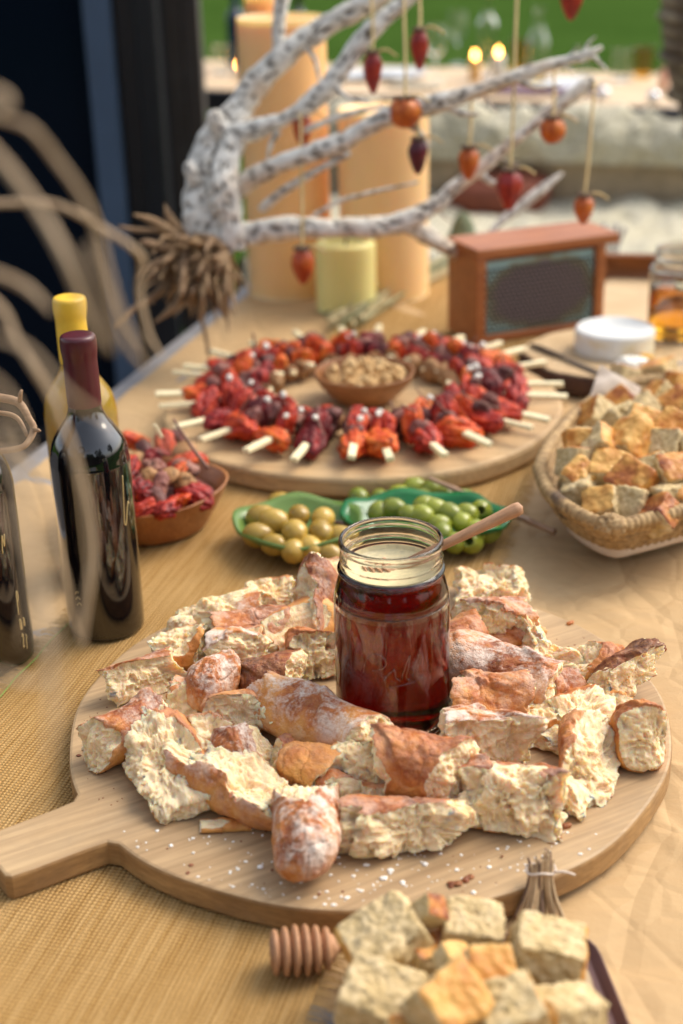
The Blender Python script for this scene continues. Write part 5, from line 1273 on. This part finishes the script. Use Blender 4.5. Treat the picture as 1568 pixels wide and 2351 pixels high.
branch([(600, 480, 2.17), (659, 434, 2.14), (731, 390, 2.12), (803, 352, 2.10)], [20, 24, 22, 14], seed=7, n=14)
branch([(510, 548, 2.20), (587, 534, 2.19), (683, 523, 2.18), (779, 524, 2.18), (875, 520, 2.18), (933, 508, 2.18), (1000, 470, 2.18), (1040, 432, 2.18), (1103, 388, 2.17), (1175, 328, 2.16), (1247, 270, 2.15), (1343, 198, 2.14), (1362, 182, 2.14)], [64, 60, 52, 46, 48, 52, 40, 34, 34, 30, 30, 32, 20], seed=8)
branch([(925, 514, 2.18), (985, 545, 2.22), (1045, 580, 2.27), (1075, 600, 2.29)], [44, 40, 34, 24], seed=9)
branch([(1110, 560, 2.42), (1140, 520, 2.42), (1199, 470, 2.42), (1250, 430, 2.42), (1292, 398, 2.42)], [18, 20, 24, 26, 8], seed=10, n=14)
branch([(1100, 392, 2.17), (1120, 415, 2.17), (1160, 425, 2.17)], [30, 24, 8], seed=11, n=14)
branch([(720, 495, 2.16), (779, 462, 2.15), (851, 442, 2.14), (961, 418, 2.13)], [10, 11, 10, 5], seed=12, n=10)
branch([(1330, 140, 2.03), (1360, 130, 2.03), (1392, 160, 2.03)], [14, 12, 5], seed=13, n=10)
for q, (a_, b_, c_) in enumerate((((760, 190, 2.12), (800, 225, 2.1), (850, 236, 2.09)), ((900, 268, 2.08), (960, 300, 2.08), (985, 340, 2.08)), ((1010, 236, 2.06), (1060, 260, 2.06), (1100, 262, 2.06)), ((1180, 180, 2.04), (1230, 200, 2.04), (1290, 196, 2.04)), ((1250, 268, 2.15), (1290, 262, 2.15), (1330, 275, 2.15)), ((640, 300, 2.15), (620, 340, 2.16), (612, 400, 2.17)), ((690, 100, 2.17), (720, 130, 2.17), (735, 190, 2.17)))):
    branch([a_, b_, c_], [16, 13, 5], 'twig', 8, 10, 30 + q)
# root tuft
mr = Mat('root'); n1 = mr.noise(mr.co(), 80, 5, .6); r_ = mr.rnd()
mr.base(mr.mix(r_, mr.ramp(n1, [(.3, (.17, .10, .055)), (.7, (.36, .23, .13))]), mr.ramp(n1, [(.3, (.24, .14, .07)), (.7, (.50, .34, .18))]))).set(rough=.85)
def root_(pts, px, n=8):
    W3 = [tuple(deep(*p) - br0) for p in pts]; piece('root', tube(W3, [p / 2 / F_PX * q[2] for p, q in zip(px, pts)], n, 5), mr.m, br)
root_([(420, 620, 2.18), (360, 675, 2.15), (300, 715, 2.12), (264, 752, 2.11)], [16, 18, 14, 8]); root_([(455, 640, 2.18), (452, 690, 2.17), (470, 760, 2.17), (480, 818, 2.17)], [14, 12, 10, 9])
root_([(430, 570, 2.19), (370, 535, 2.17), (310, 528, 2.15), (272, 520, 2.14)], [16, 14, 12, 6]); root_([(440, 640, 2.16), (430, 680, 2.15), (441, 712, 2.14)], [26, 26, 6])
for p_ in (((435, 565, 2.18), (360, 512, 2.15), (305, 492, 2.13)), ((440, 605, 2.17), (365, 602, 2.14), (312, 640, 2.12)), ((450, 645, 2.17), (405, 700, 2.15), (352, 742, 2.14)), ((485, 640, 2.17), (505, 695, 2.16), (518, 732, 2.16)), ((430, 545, 2.19), (392, 505, 2.17), (378, 468, 2.16)), ((425, 590, 2.17), (345, 560, 2.14), (318, 556, 2.13)), ((460, 650, 2.16), (462, 705, 2.14), (455, 735, 2.14))):
    root_(p_, [20, 22, 3])
rs = np.random.RandomState(8); fib = []
for i in range(44):
    a = rs.uniform(math.pi * .40, math.pi * 1.32); L = rs.uniform(45, 125); u0, v0 = rs.uniform(425, 525), rs.uniform(545, 620)
    root_([(u0, v0, 2.19), (u0 + L * .45 * math.cos(a), v0 + L * .35 * math.sin(a) + 4, 2.17 + rs.uniform(-.04, .04)), (u0 + L * .8 * math.cos(a), v0 + L * .75 * math.sin(a) + 22, 2.16 + rs.uniform(-.07, .05)), (u0 + L * .95 * math.cos(a) + rs.uniform(-10, 10), v0 + L * math.sin(a) + 45, 2.16 + rs.uniform(-.08, .06))], [rs.uniform(10, 18), rs.uniform(14, 26), rs.uniform(8, 14), 2], 6)
for i in range(130):
    a = rs.uniform(math.pi * .30, math.pi * 1.35); L = rs.uniform(30, 100); u0, v0 = rs.uniform(400, 530), rs.uniform(540, 650)
    p = [(u0, v0, 2.19 + rs.uniform(-.05, .04)), (u0 + L * .5 * math.cos(a) + rs.uniform(-14, 14), v0 + L * .5 * math.sin(a), 2.17 + rs.uniform(-.05, .05)), (u0 + L * math.cos(a), v0 + L * math.sin(a) * .8 + 24, 2.16 + rs.uniform(-.08, .06))]
    fib.append(tube([tuple(deep(*q) - br0) for q in p], [.0035, .0030, .0008], 4, 2, False))
tag(piece('root_fibres', join(fib), mr.m, br), kind='stuff')
V, Fc = ICO[4]; V = V * np.array([.035, .035, .03]) * (1 + .35 * fbm(V, 2.5, 3, 4))[:, None] + np.array(deep(470, 592, 2.19) - br0); piece('root_core', (V, Fc), mr.m, br)

# ------------------------------------------------------------------ dried fruits on strings
M_TWN = plain('raffia', (.66, .49, .22), .7, .15, 120)
def mat_fruit(nm, stops):
    m = Mat(nm); n_ = m.noise(m.co(), 70, 4, .6); m.base(m.ramp(n_, stops)).set(rough=.4, spec=.45).bump(m.noise(m.co(), 200, 3), .4, .0015); return m.m
FM = {'red': mat_fruit('dried_red', [(.3, (.13, .008, .012)), (.5, (.32, .022, .016)), (.72, (.48, .06, .02))]), 'orange': mat_fruit('dried_orange', [(.3, (.30, .045, .010)), (.5, (.55, .12, .016)), (.72, (.68, .23, .03))]), 'maroon': mat_fruit('dried_maroon', [(.3, (.04, .006, .012)), (.55, (.11, .010, .022)), (.75, (.25, .02, .03))]), 'mix': mat_fruit('dried_mix', [(.3, (.14, .010, .010)), (.5, (.50, .08, .015)), (.72, (.60, .17, .03))])}
M_CAL = plain('calyx', (.13, .075, .045), .8, .3, 100)
fruits = [(856, 168, 2.10, 44, 92, 'red', (852, -30), 'long red dried fruit at the left end of the top row'), (963, 115, 2.08, 42, 90, 'red', (963, -40), 'red dried fruit hanging nearest the top middle'), (930, 260, 2.06, 72, 68, 'orange', (927, -20), 'round orange ribbed fruit hanging before the wide candle'), (960, 360, 2.07, 44, 80, 'maroon', (958, 245), 'dark maroon fruit hanging in front of the wide candle'), (694, 300, 2.15, 48, 74, 'mix', (690, 222), 'rusty fruit half hidden among the upper limbs'),
          (695, 612, 2.12, 54, 84, 'mix', (690, 262), 'lowest fruit, red-orange, hanging before the tall candle'), (1076, 376, 2.12, 50, 74, 'orange', (1084, 205), 'orange fruit with dark top right of the candles'), (1170, 437, 2.05, 62, 92, 'red', (1188, -40), 'large bright red fruit on the longest string'), (1268, 300, 2.10, 58, 58, 'orange', (1273, 148), 'small round orange fruit under the forked limb'), (1340, 482, 2.12, 48, 66, 'orange', (1366, 186), 'orange fruit just above the hive frame'), (1312, 6, 2.06, 50, 78, 'red', (1316, -120), 'red fruit cut off by the top picture edge')]
for i, (u, v, d, wd, ht, cn, tp, lb) in enumerate(fruits):
    c = deep(u, v, d); top = deep(tp[0], tp[1], d + .0); k = d / F_PX; r, hh = wd / 2 * k, ht * k
    root = empty('dried_fruit', c, label=lb + ' on raffia', cat='dried fruit', group='dried fruits strung on the branch')
    round_ = wd / ht > .85
    pf = smooth_prof([(0, -.5), (.3, -.46), (.72, -.22), (1, .08), (.95, .28), (.6, .44), (.2, .46), (0, .44)], 4) if not round_ else smooth_prof([(0, -.48), (.45, -.46), (.9, -.22), (1.02, .05), (.9, .32), (.5, .47), (.15, .44), (0, .42)], 4)
    V, Fc = lathe([(max(a, 0) * r, b * hh) for a, b in pf], 36)
    A = np.arctan2(V[:, 1], V[:, 0]); nr = 5 if round_ else 7
    V[:, :2] *= (1 - (.10 if round_ else .07) * (1 - np.abs(np.sin(A * nr / 2 + i))) + .06 * fbm(V, 60, i, 3))[:, None]
    fle = piece('flesh', (V, Fc), FM[cn], root)
    g = []
    for q in range(6):
        a = q * 1.047 + i; g = tube([(0, 0, hh * .40), (r * .45 * math.cos(a), r * .45 * math.sin(a), hh * .50), (r * .8 * math.cos(a), r * .8 * math.sin(a), hh * (.46 + .1 * (q % 2)))], [.004, .0045, .0008], 5, 3); piece('sepal', g, M_CAL, fle)
    e = top - c; b0 = Vector((0, 0, hh * .45))
    tw_ = piece('twine', tube([tuple(b0), tuple(b0.lerp(e, .35) + Vector((.001, 0, 0))), tuple(b0.lerp(e, .7)), tuple(e)], .0022, 7, 4), M_TWN, root)
    piece('twine_end', tube([tuple(b0), (.018, -.004, hh * .5 + .004), (.036, -.006, hh * .5 - .006)], [.0022, .002, .0014], 6, 4), M_TWN, tw_)

# ------------------------------------------------------------------ dry vine in the near left foreground
mv = Mat('dry_vine'); n1 = mv.noise(mv.co('Object', (20, 20, 20)), 3, 4); mv.base(mv.ramp(n1, [(.3, (.42, .29, .17)), (.7, (.60, .44, .28))])).set(rough=.75).bump(n1, .4, .003)
vb = Vector((-.50, .78, T)); vine = empty('dry_vine', vb, label='tangle of dry tan vine stems in the near left foreground', cat='dried plant')
def vstem(pts, dia):
    near = lambda d: d * .80 if d < .9 else d
    W3 = [tuple(deep(u, v, near(d)) - vb) for u, v, d in pts]; dia = dia if hasattr(dia, '__len__') else [dia] * len(pts); piece('stem', tube(W3, [q / 2000 * (.40 if pts[0][2] < .9 else 1) for q in dia], 10, 6), mv.m, vine)
vstem([(-120, 240, .62), (11, 272, .62), (72, 296, .62), (126, 361, .63), (187, 447, .64), (223, 530, .65), (252, 638, .66), (285, 735, .67), (330, 800, .68)], [5, 5, 6, 6, 6, 6, 5, 4, 3])
vstem([(-120, 240, .60), (0, 365, .60), (54, 433, .60), (108, 512, .60), (162, 613, .60), (202, 710, .61), (256, 805, .62)], [7, 9, 9, 9, 9, 8, 6])
vstem([(-80, 470, .80), (36, 466, .80), (101, 464, .80), (162, 483, .80), (234, 523, .81), (306, 570, .82), (328, 602, .83), (321, 674, .84), (342, 764, .85), (372, 820, .85)], [6, 7, 7, 7, 7, 7, 8, 7, 6, 4])
vstem([(-90, 610, .66), (0, 631, .66), (65, 663, .66), (120, 716, .66)], [6, 7, 7, 4])
vstem([(-90, 640, .72), (0, 704, .72), (39, 782, .72), (77, 844, .72), (116, 906, .73), (140, 965, .74), (166, 1033, .75), (201, 1169, .76), (211, 1285, .77), (195, 1401, .78), (188, 1480, .79)], [6, 7, 7, 7, 8, 8, 8, 9, 9, 9, 6])
vstem([(-80, 940, .56), (0, 1000, .56), (39, 1111, .56), (77, 1246, .56), (89, 1362, .56), (106, 1478, .55), (118, 1600, .55), (112, 1760, .54)], [4, 5, 5, 5, 5, 5, 4, 2])
vstem([(-40, 1020, .80), (60, 1060, .80), (108, 1149, .80), (128, 1246, .80), (155, 1343, .81), (174, 1439, .82), (196, 1480, .82)], [4, 4, 5, 5, 5, 5, 3])
vstem([(-100, 830, .52), (10, 905, .52), (60, 1050, .52), (70, 1250, .52), (60, 1480, .52)], [4, 5, 5, 4, 3])
mv2 = wood('vine_wood', (.20, .11, .055), (.32, .19, .10), (.42, .27, .15), (20, 90, 90)); mv_, mv.m = mv.m, mv2
vstem([(-60, 905, 1.16), (0, 913, 1.16), (43, 925, 1.16), (66, 960, 1.16), (77, 987, 1.16), (58, 1022, 1.15), (23, 1033, 1.15), (-40, 1040, 1.15)], [6, 7, 7, 6, 6, 5, 5, 4]); vstem([(45, 926, 1.16), (47, 905, 1.15), (50, 895, 1.15)], [4, 3.5, 2]); vstem([(76, 985, 1.16), (88, 988, 1.15), (93, 990, 1.15)], [4, 3, 1.5]); vstem([(-60, 950, 1.17), (0, 948, 1.17), (40, 960, 1.17), (62, 1000, 1.16)], [4, 4, 4, 3])
mv.m = mv_
vstem([(-140, 180, .60), (-20, 205, .60), (20, 232, .60), (-10, 262, .60), (-80, 300, .60)], [6, 7, 8, 7, 6])
vstem([(200, 560, .63), (232, 640, .63), (262, 720, .64), (300, 800, .65), (345, 850, .66)], [3, 5, 6, 5, 3])
vstem([(-90, 1150, .50), (20, 1190, .50), (90, 1330, .50), (128, 1520, .50), (150, 1700, .50)], [3, 4, 4, 3, 2])
vstem([(-90, 1560, .62), (0, 1548, .62), (60, 1565, .62), (130, 1560, .62)], [4, 5, 5, 3])
vstem([(-60, 760, .58), (60, 800, .58), (150, 900, .58), (240, 960, .60), (330, 985, .62), (430, 1060, .64)], [3, 4, 4, 3, 3, 2])
base_ = deep(-120, 700, .66) - vb
for s_, e_ in (((-120, 240, .61), .5), ((-90, 640, .70), .3), ((-60, 905, 1.16), .2), ((-80, 940, .56), .35), ((-140, 180, .60), .6)):
    a_ = deep(s_[0], s_[1], s_[2] * (.80 if s_[2] < .9 else 1)) - vb; piece('stem', tube([tuple(a_), (a_.x * .6 - .05, a_.y * .6, a_.z * .6), (-.04, 0, .003)], [.0035, .0045, .006], 10, 6), mv.m, vine)

# ------------------------------------------------------------------ fleece-covered sofa and the far table
SY = R(-17); so = Vector((.735, 4.60, 0)); sofa = empty('garden_sofa', so, SY, label='low wooden garden sofa under pale fleeces', cat='sofa')
M_SOF = wood('sofa_wood', (.08, .05, .03), (.13, .085, .05), (.18, .12, .075), (3, 40, 40))
piece('seat', box(2.0, .80, .12, .02, (.15, -.35, .36)), M_SOF, sofa); piece('backrest', box(2.0, .10, .42, .03, (.15, .10, .47)), plain('sofa_cushion', (.52, .41, .27), .9, .3, 14), sofa)
for x in (-.78, 1.08):
    for y in (-.7, .1): piece('leg', box(.07, .07, .30, .005, (x, y, .15)), M_SOF, sofa)
mf = Mat('fleece'); n1 = mf.noise(mf.co(), 30, 5, .65); n2 = mf.noise(mf.co(), 5, 3)
mf.base(mf.mix(mf.ramp(n2, [(.4, 0.), (.7, .4)]), mf.ramp(n1, [(.3, (.50, .45, .30)), (.6, (.68, .64, .49))]), (.60, .52, .30))).set(rough=1.0, spec=.1, sheen=.5).bump(n1, .8, .02)
def fleece(L, prof, label, x0, seed):
    n = 150; P = np.array(smooth_prof([(0, y, z) for y, z in prof], 8)); V = []
    for i in range(n):
        x = x0 + L * i / (n - 1); V.append(np.stack([np.full(len(P), x), P[:, 1], P[:, 2]], 1))
    V = np.array(V); m_ = len(P); d = .022 * fbm(V, 9, seed, 4, .6) + .012 * np.abs(vnoise(V, 40, seed))
    tg = np.gradient(P, axis=0); nr = np.stack([0 * tg[:, 0], -tg[:, 2], tg[:, 1]], 1); nr /= np.linalg.norm(nr, axis=1, keepdims=True) + 1e-9
    V = V + nr[None] * (d + .02)[..., None]
    I = np.arange(n * m_).reshape(n, m_); Fq = np.stack([I[:-1, :-1], I[1:, :-1], I[1:, 1:], I[:-1, 1:]], -1).reshape(-1, 4)
    o = piece('sheepskin', (V.reshape(-1, 3), Fq), mf.m); o.location = so; o.rotation_euler = (0, 0, SY); return tag(o, label, 'fleece', 'fleeces on the sofa')
fleece(1.95, [(.015, .585), (.03, .66), (.09, .715), (.15, .70), (.17, .60)], 'cream fleece hanging over the sofa backrest', -.82, 3)
fleece(1.95, [(-.80, .30), (-.77, .41), (-.70, .43), (-.4, .435), (-.1, .44), (.03, .45)], 'cream fleece spread over the sofa seat', -.80, 6)
V, Fc = ICO[4]; V = np.sign(V) * np.abs(V) ** .7 * np.array([.17, .11, .06]) * (1 + .05 * fbm(V, 2, 4, 3))[:, None]
o = piece('cushion', (V, Fc), plain('terracotta', (.23, .065, .035), .8, .2, 20)); c = at(1148, 442, -260); o.location = c; o.rotation_euler = (R(12), 0, R(-22)); tag(o, 'terracotta cushion lying on the sofa seat', 'cushion')
# far table
FO = Vector((.032, 5.13)); FA = math.atan2(-.507, 1.044); ft = empty('far_table', (FO.x, FO.y, 0), FA, label='second table with dark steel edge laid for dinner behind the sofa', cat='table')
piece('table_top', box(3.2, .80, .03, .004, (.3, .40, T - .016)), wood('far_wood', (.58, .40, .22), (.70, .51, .31), (.78, .60, .39), (3, 30, 30)), ft)
piece('apron', box(3.2, .03, .075, .003, (.3, -.018, T - .040)), plain('dark_steel', (.035, .030, .036), .5), ft)
for x in (-1.2, 1.8):
    for y in (.05, .75): piece('leg', box(.07, .07, T - .032, .004, (x, y, (T - .032) / 2)), m_blk, ft)
M_FG = mat_glass('far_glass', (.97, .98, .98), 0.02, 1.45)
mamb = mat_glass('amber_glass', (.90, .62, .20), 0.02, 1.4)
def vessel(u, v, prof, mat, nm, label, cat, group=None, h=0, fill=None):
    p = at(u, v, h); root = empty(nm, p, label=label, cat=cat, group=group)
    V, Fc = lathe([(a * mm, b * mm) for a, b in smooth_prof(prof, 4)], 28); V[:, :2] = V[:, :2]; piece('body', (np.maximum(V, -9), Fc), mat, root)
    if fill: piece('contents', lathe([(a * mm, b * mm) for a, b in fill[0]], 28), fill[1], root)
    return root
GL = [(0, 2), (24, 1), (30, 3), (33, 40), (36, 100), (34.5, 100), (31, 42), (27, 8), (0, 7)]
WGp = [(0, 1), (34, 0), (33, 3), (6, 7), (4, 40), (4, 85), (20, 95), (36, 125), (38, 150), (33, 195), (31.5, 195), (36, 150), (34, 126), (18, 98), (0, 92)]
CAR = [(0, 2), (38, 1), (42, 6), (42, 110), (36, 150), (20, 185), (17, 230), (22, 250), (20.5, 250), (15, 230), (18, 186), (33, 150), (39, 110), (38, 8), (0, 6)]
BOT = [(0, 2), (34, 0), (37, 6), (37, 170), (32, 200), (16, 225), (14, 290), (12, 290), (13, 225), (28, 200), (34, 170), (33, 8), (0, 6)]
PL = [(0, 2), (70, 1), (90, 4), (125, 14), (124, 16), (90, 8), (70, 6), (0, 6)]
flm = Mat('flame'); flm.nt.nodes.remove(flm.b); em = flm.n('Emission'); em.inputs[0].default_value = (1.0, .42, .08, 1); em.inputs[1].default_value = 22; flm.l(em.outputs[0], flm.o.inputs[0])
M_WC = plain('white_wax', (.80, .74, .62), .5, .04, 30)
def flame_candle(u, v, r, h, label, mat=M_WC, lit=True, nm='table_candle'):
    p = at(u, v, 0); root = empty(nm, p, label=label, cat='candle', group='candles on the far table')
    wx2 = piece('wax', lathe([(a * mm, b * mm) for a, b in [(0, .5), (r, .5), (r + .5, 4), (r, h - 3), (r - 2, h), (0, h - 2)]], 28), mat, root)
    if lit:
        piece('wick', tube([(0, 0, (h - 3) * mm), (0, 0, (h + 6) * mm)], .001, 6, 1, spline=False), M_CAL, wx2)
        piece('flame', lathe([(a * mm, b * mm) for a, b in smooth_prof([(0, h + 1), (5, h + 5), (7, h + 12), (4.5, h + 22), (0, h + 32)], 4)], 16), flm.m, wx2)
    return root
vessel(512, 170, GL, M_FG, 'drinking_glass', 'short glass on the far table beside the timber wall', 'glass', 'glasses on the far table')
flame_candle(551, 178, 26, 34, 'lit tealight left of the tall orange candle')
vessel(690, 160, BOT, mdk.m, 'dark_bottle', 'dark bottle behind the top of the tall candle', 'bottle')
vessel(546, 152, BOT, plain('navy_glass', (.008, .022, .075), .15, .1, 20), 'blue_bottle', 'navy blue bottle behind the lit tealight', 'bottle')
vessel(1000, 190, WGp, M_FG, 'stem_glass', 'stem glass left of the far clear bottle', 'glass', 'glasses on the far table')
vessel(1117, 178, BOT, M_FG, 'clear_bottle', 'clear bottle with yellow stopper on the far table', 'bottle', None, 0, ([(0, 288), (13, 288), (14, 306), (0, 308)], M_YELW))
flame_candle(1090, 186, 20, 76, 'lit candle in front of the clear bottle', plain('honey_wax', (.70, .40, .10), .4, .05, 30)); flame_candle(1143, 190, 24, 92, 'white pillar candle beside the lit one on the far table')
vessel(1232, 190, CAR, M_FG, 'carafe', 'clear carafe with amber drink on the far table', 'carafe', None, 0, ([(0, 7), (37, 9), (38.5, 60), (0, 60)], mamb))
vessel(1190, 160, GL, mamb, 'amber_tumbler', 'amber tumbler left of the carafe', 'glass', 'glasses on the far table')
vessel(1425, 186, GL, M_FG, 'drinking_glass', 'clear tumbler near the right end of the far table', 'glass', 'glasses on the far table')
vessel(1475, 178, GL, mamb, 'amber_tumbler', 'amber tumbler at the right end of the far table', 'glass', 'glasses on the far table')
vessel(1340, 180, GL, M_FG, 'drinking_glass', 'clear tumbler behind the far right plate', 'glass', 'glasses on the far table')
vessel(1050, 150, WGp, M_FG, 'stem_glass', 'stem glass standing behind the lit candle', 'glass', 'glasses on the far table')
M_PLT = plain('white_plate', (.66, .68, .70), .25, .05, 20)
vessel(1275, 200, PL, M_PLT, 'dinner_plate', 'pale blue plate at the right of the far table', 'plate', 'plates on the far table'); vessel(905, 176, PL, M_PLT, 'dinner_plate', 'pale plate behind the left hanging fruits', 'plate', 'plates on the far table'); vessel(830, 178, PL, M_PLT, 'dinner_plate', 'pale plate farthest left on the far table', 'plate', 'plates on the far table')
sp2 = empty('salmon_candle', at(1522, 205), label='salmon taper candle at the right end of the far table', cat='candle', group='candles on the far table'); piece('wax', lathe([(a * mm, b * mm) for a, b in [(0, 0), (15, 0), (15, 70), (0, 72)]], 20), plain('salmon_wax', (.62, .30, .20), .5), sp2)
for k, (u, v) in enumerate(((1190, 214), (1300, 215), (960, 200))):
    o = piece('napkin', (box(.20, .12, .012, .004)[0], box(.20, .12, .012, .004)[1]), plain('napkin_%s' % 'abc'[k], (.20, .12, .18) if k != 2 else (.62, .55, .42), .9, .15, 30)); p = at(u, v); o.location = (p.x, p.y, T + .008); o.rotation_euler = (0, 0, FA); tag(o, ['mauve napkin under the carafe', 'mauve napkin beside the pale blue plate', 'cream napkin near the middle of the far table'][k], 'napkin', 'napkins on the far table')
for k, (u, v) in enumerate(((1385, 226), (1500, 235))):
    V, Fc = ICO[3]; o = piece('salt_pot', lathe([(a * mm, b * mm) for a, b in smooth_prof([(0, 0), (16, 0), (20, 8), (18, 26), (10, 34), (0, 36)], 3)], 20), M_SIL); o.location = at(u, v); tag(o, ['small silver pot on the far table front edge', 'small silver pot at the far right table corner'][k], 'pot', 'silver pots')
# hanging wicker pod at the right edge
wk = empty('wicker_pod', deep(1790, -60, 3.3), label='hanging brown wicker seat cut off by the right edge', cat='hanging chair')
mwk = Mat('wicker'); wv = mwk.wave(mwk.co(), 9, 2, 2, 'Z'); wv2 = mwk.wave(mwk.co('Object', (1, 1, 1)), 9, 2, 2, 'X'); mwk.base(mwk.mix(mwk.math('MULTIPLY', wv, wv2), (.16, .11, .065), (.42, .33, .20))).set(rough=.8).bump(wv, .8, .01)
V, Fc = ICO[4]; V = np.sign(V) * np.abs(V) ** .85 * np.array([.262, .262, .43]); piece('shell', (V, Fc), mwk.m, wk)
for k in range(9): 
    z = -.36 + k * .09; r = .268 * (1 - (abs(z) / .45) ** 2.6) ** .42; piece('rib', tube([(r * math.cos(a), r * math.sin(a), z) for a in np.linspace(0, 6.283, 25)], .008, 6, 2), mwk.m, wk)
piece('rope', tube([(0, 0, .42), (0, 0, 2.2)], .01, 8, 1, spline=False), M_TWN, wk)

# ------------------------------------------------------------------ trees behind the camera (they show in the bottles)
ml = Mat('leaves'); ml.base(ml.ramp(ml.noise(ml.co(), 1.5, 3), [(.3, (.025, .05, .012)), (.7, (.06, .10, .025))])).set(rough=.6)
M_TRK = plain('trunk_bark', (.06, .045, .035), .9, .3, 8)
rs = np.random.RandomState(12)
for k, (x, y, H_, r_) in enumerate(((-7.5, -7.0, 7.5, 2.4), (-3.4, -11.0, 6.0, 2.6), (2.2, -12.5, 5.2, 2.6), (7.0, -8.0, 6.5, 2.5), (11.0, -1.0, 6.0, 2.4), (-10.5, -1.5, 8.0, 2.6))):
    root = empty('garden_tree', (x, y, -.05), label=['dark tree mirrored at the left of the maroon-capped bottle', 'dark tree mirrored left of centre in the bottle shoulder', 'low dark tree mirrored in the middle of the bottle shoulder', 'dark tree mirrored at the right of the bottle shoulder', 'tree standing to the right of the tables', 'tall tree behind the left bottle edge'][k], cat='tree', group='garden trees mirrored in the bottles')
    piece('trunk', tube([(0, 0, 0), (.1, .05, H_ * .3), (-.05, .1, H_ * .6), (.1, 0, H_ * .85)], [.22, .16, .10, .03], 10, 4), M_TRK, root)
    for q in range(5):
        a = q * 1.3 + k; piece('limb', tube([(0, 0, H_ * (.35 + .08 * q)), (r_ * .35 * math.cos(a), r_ * .35 * math.sin(a), H_ * (.5 + .07 * q)), (r_ * .7 * math.cos(a), r_ * .7 * math.sin(a), H_ * (.58 + .07 * q))], [.08, .05, .015], 7, 3), M_TRK, root)
    n = 2600; C_ = rs.normal(size=(40, 3)); C_ /= np.linalg.norm(C_, axis=1, keepdims=True); C_ *= rs.uniform(.4, 1, (40, 1)) * np.array([r_, r_, H_ * .32]); C_[:, 2] += H_ * .66
    P = C_[rs.randint(40, size=n)] + rs.normal(size=(n, 3)) * .38; a, b = rs.normal(size=(n, 3)), rs.normal(size=(n, 3)); a /= np.linalg.norm(a, axis=1, keepdims=True); b = np.cross(a, b); b /= np.linalg.norm(b, axis=1, keepdims=True); s = rs.uniform(.08, .17, (n, 1))
    V = np.stack([P - a * s, P - b * s * .5, P + a * s, P + b * s * .5], 1).reshape(-1, 3); piece('crown', (V, np.arange(4 * n).reshape(n, 4)), ml.m, root, smooth=False)

hg = empty('garden_hedge', (0, -9.5, -.05), label='dark clipped hedge line mirrored low in the dark bottles', cat='hedge')
n = 9000; P = np.stack([rs.uniform(-15, 15, n), rs.uniform(-.7, .7, n), rs.uniform(0, 1, n)], 1); P[:, 2] = (P[:, 2] ** .6) * (3.3 + .7 * np.sin(P[:, 0] * .8) + .5 * np.sin(P[:, 0] * 2.1 + 1))
a, b = rs.normal(size=(n, 3)), rs.normal(size=(n, 3)); a /= np.linalg.norm(a, axis=1, keepdims=True); b = np.cross(a, b); b /= np.linalg.norm(b, axis=1, keepdims=True); q = rs.uniform(.10, .22, (n, 1))
V = np.stack([P - a * q, P - b * q * .5, P + a * q, P + b * q * .5], 1).reshape(-1, 3); piece('foliage', (V, np.arange(4 * n).reshape(n, 4)), ml.m, hg, smooth=False)
piece('inner_twigs', box(30, .5, 2.4, .1, (0, 0, 1.25)), M_TRK, hg)
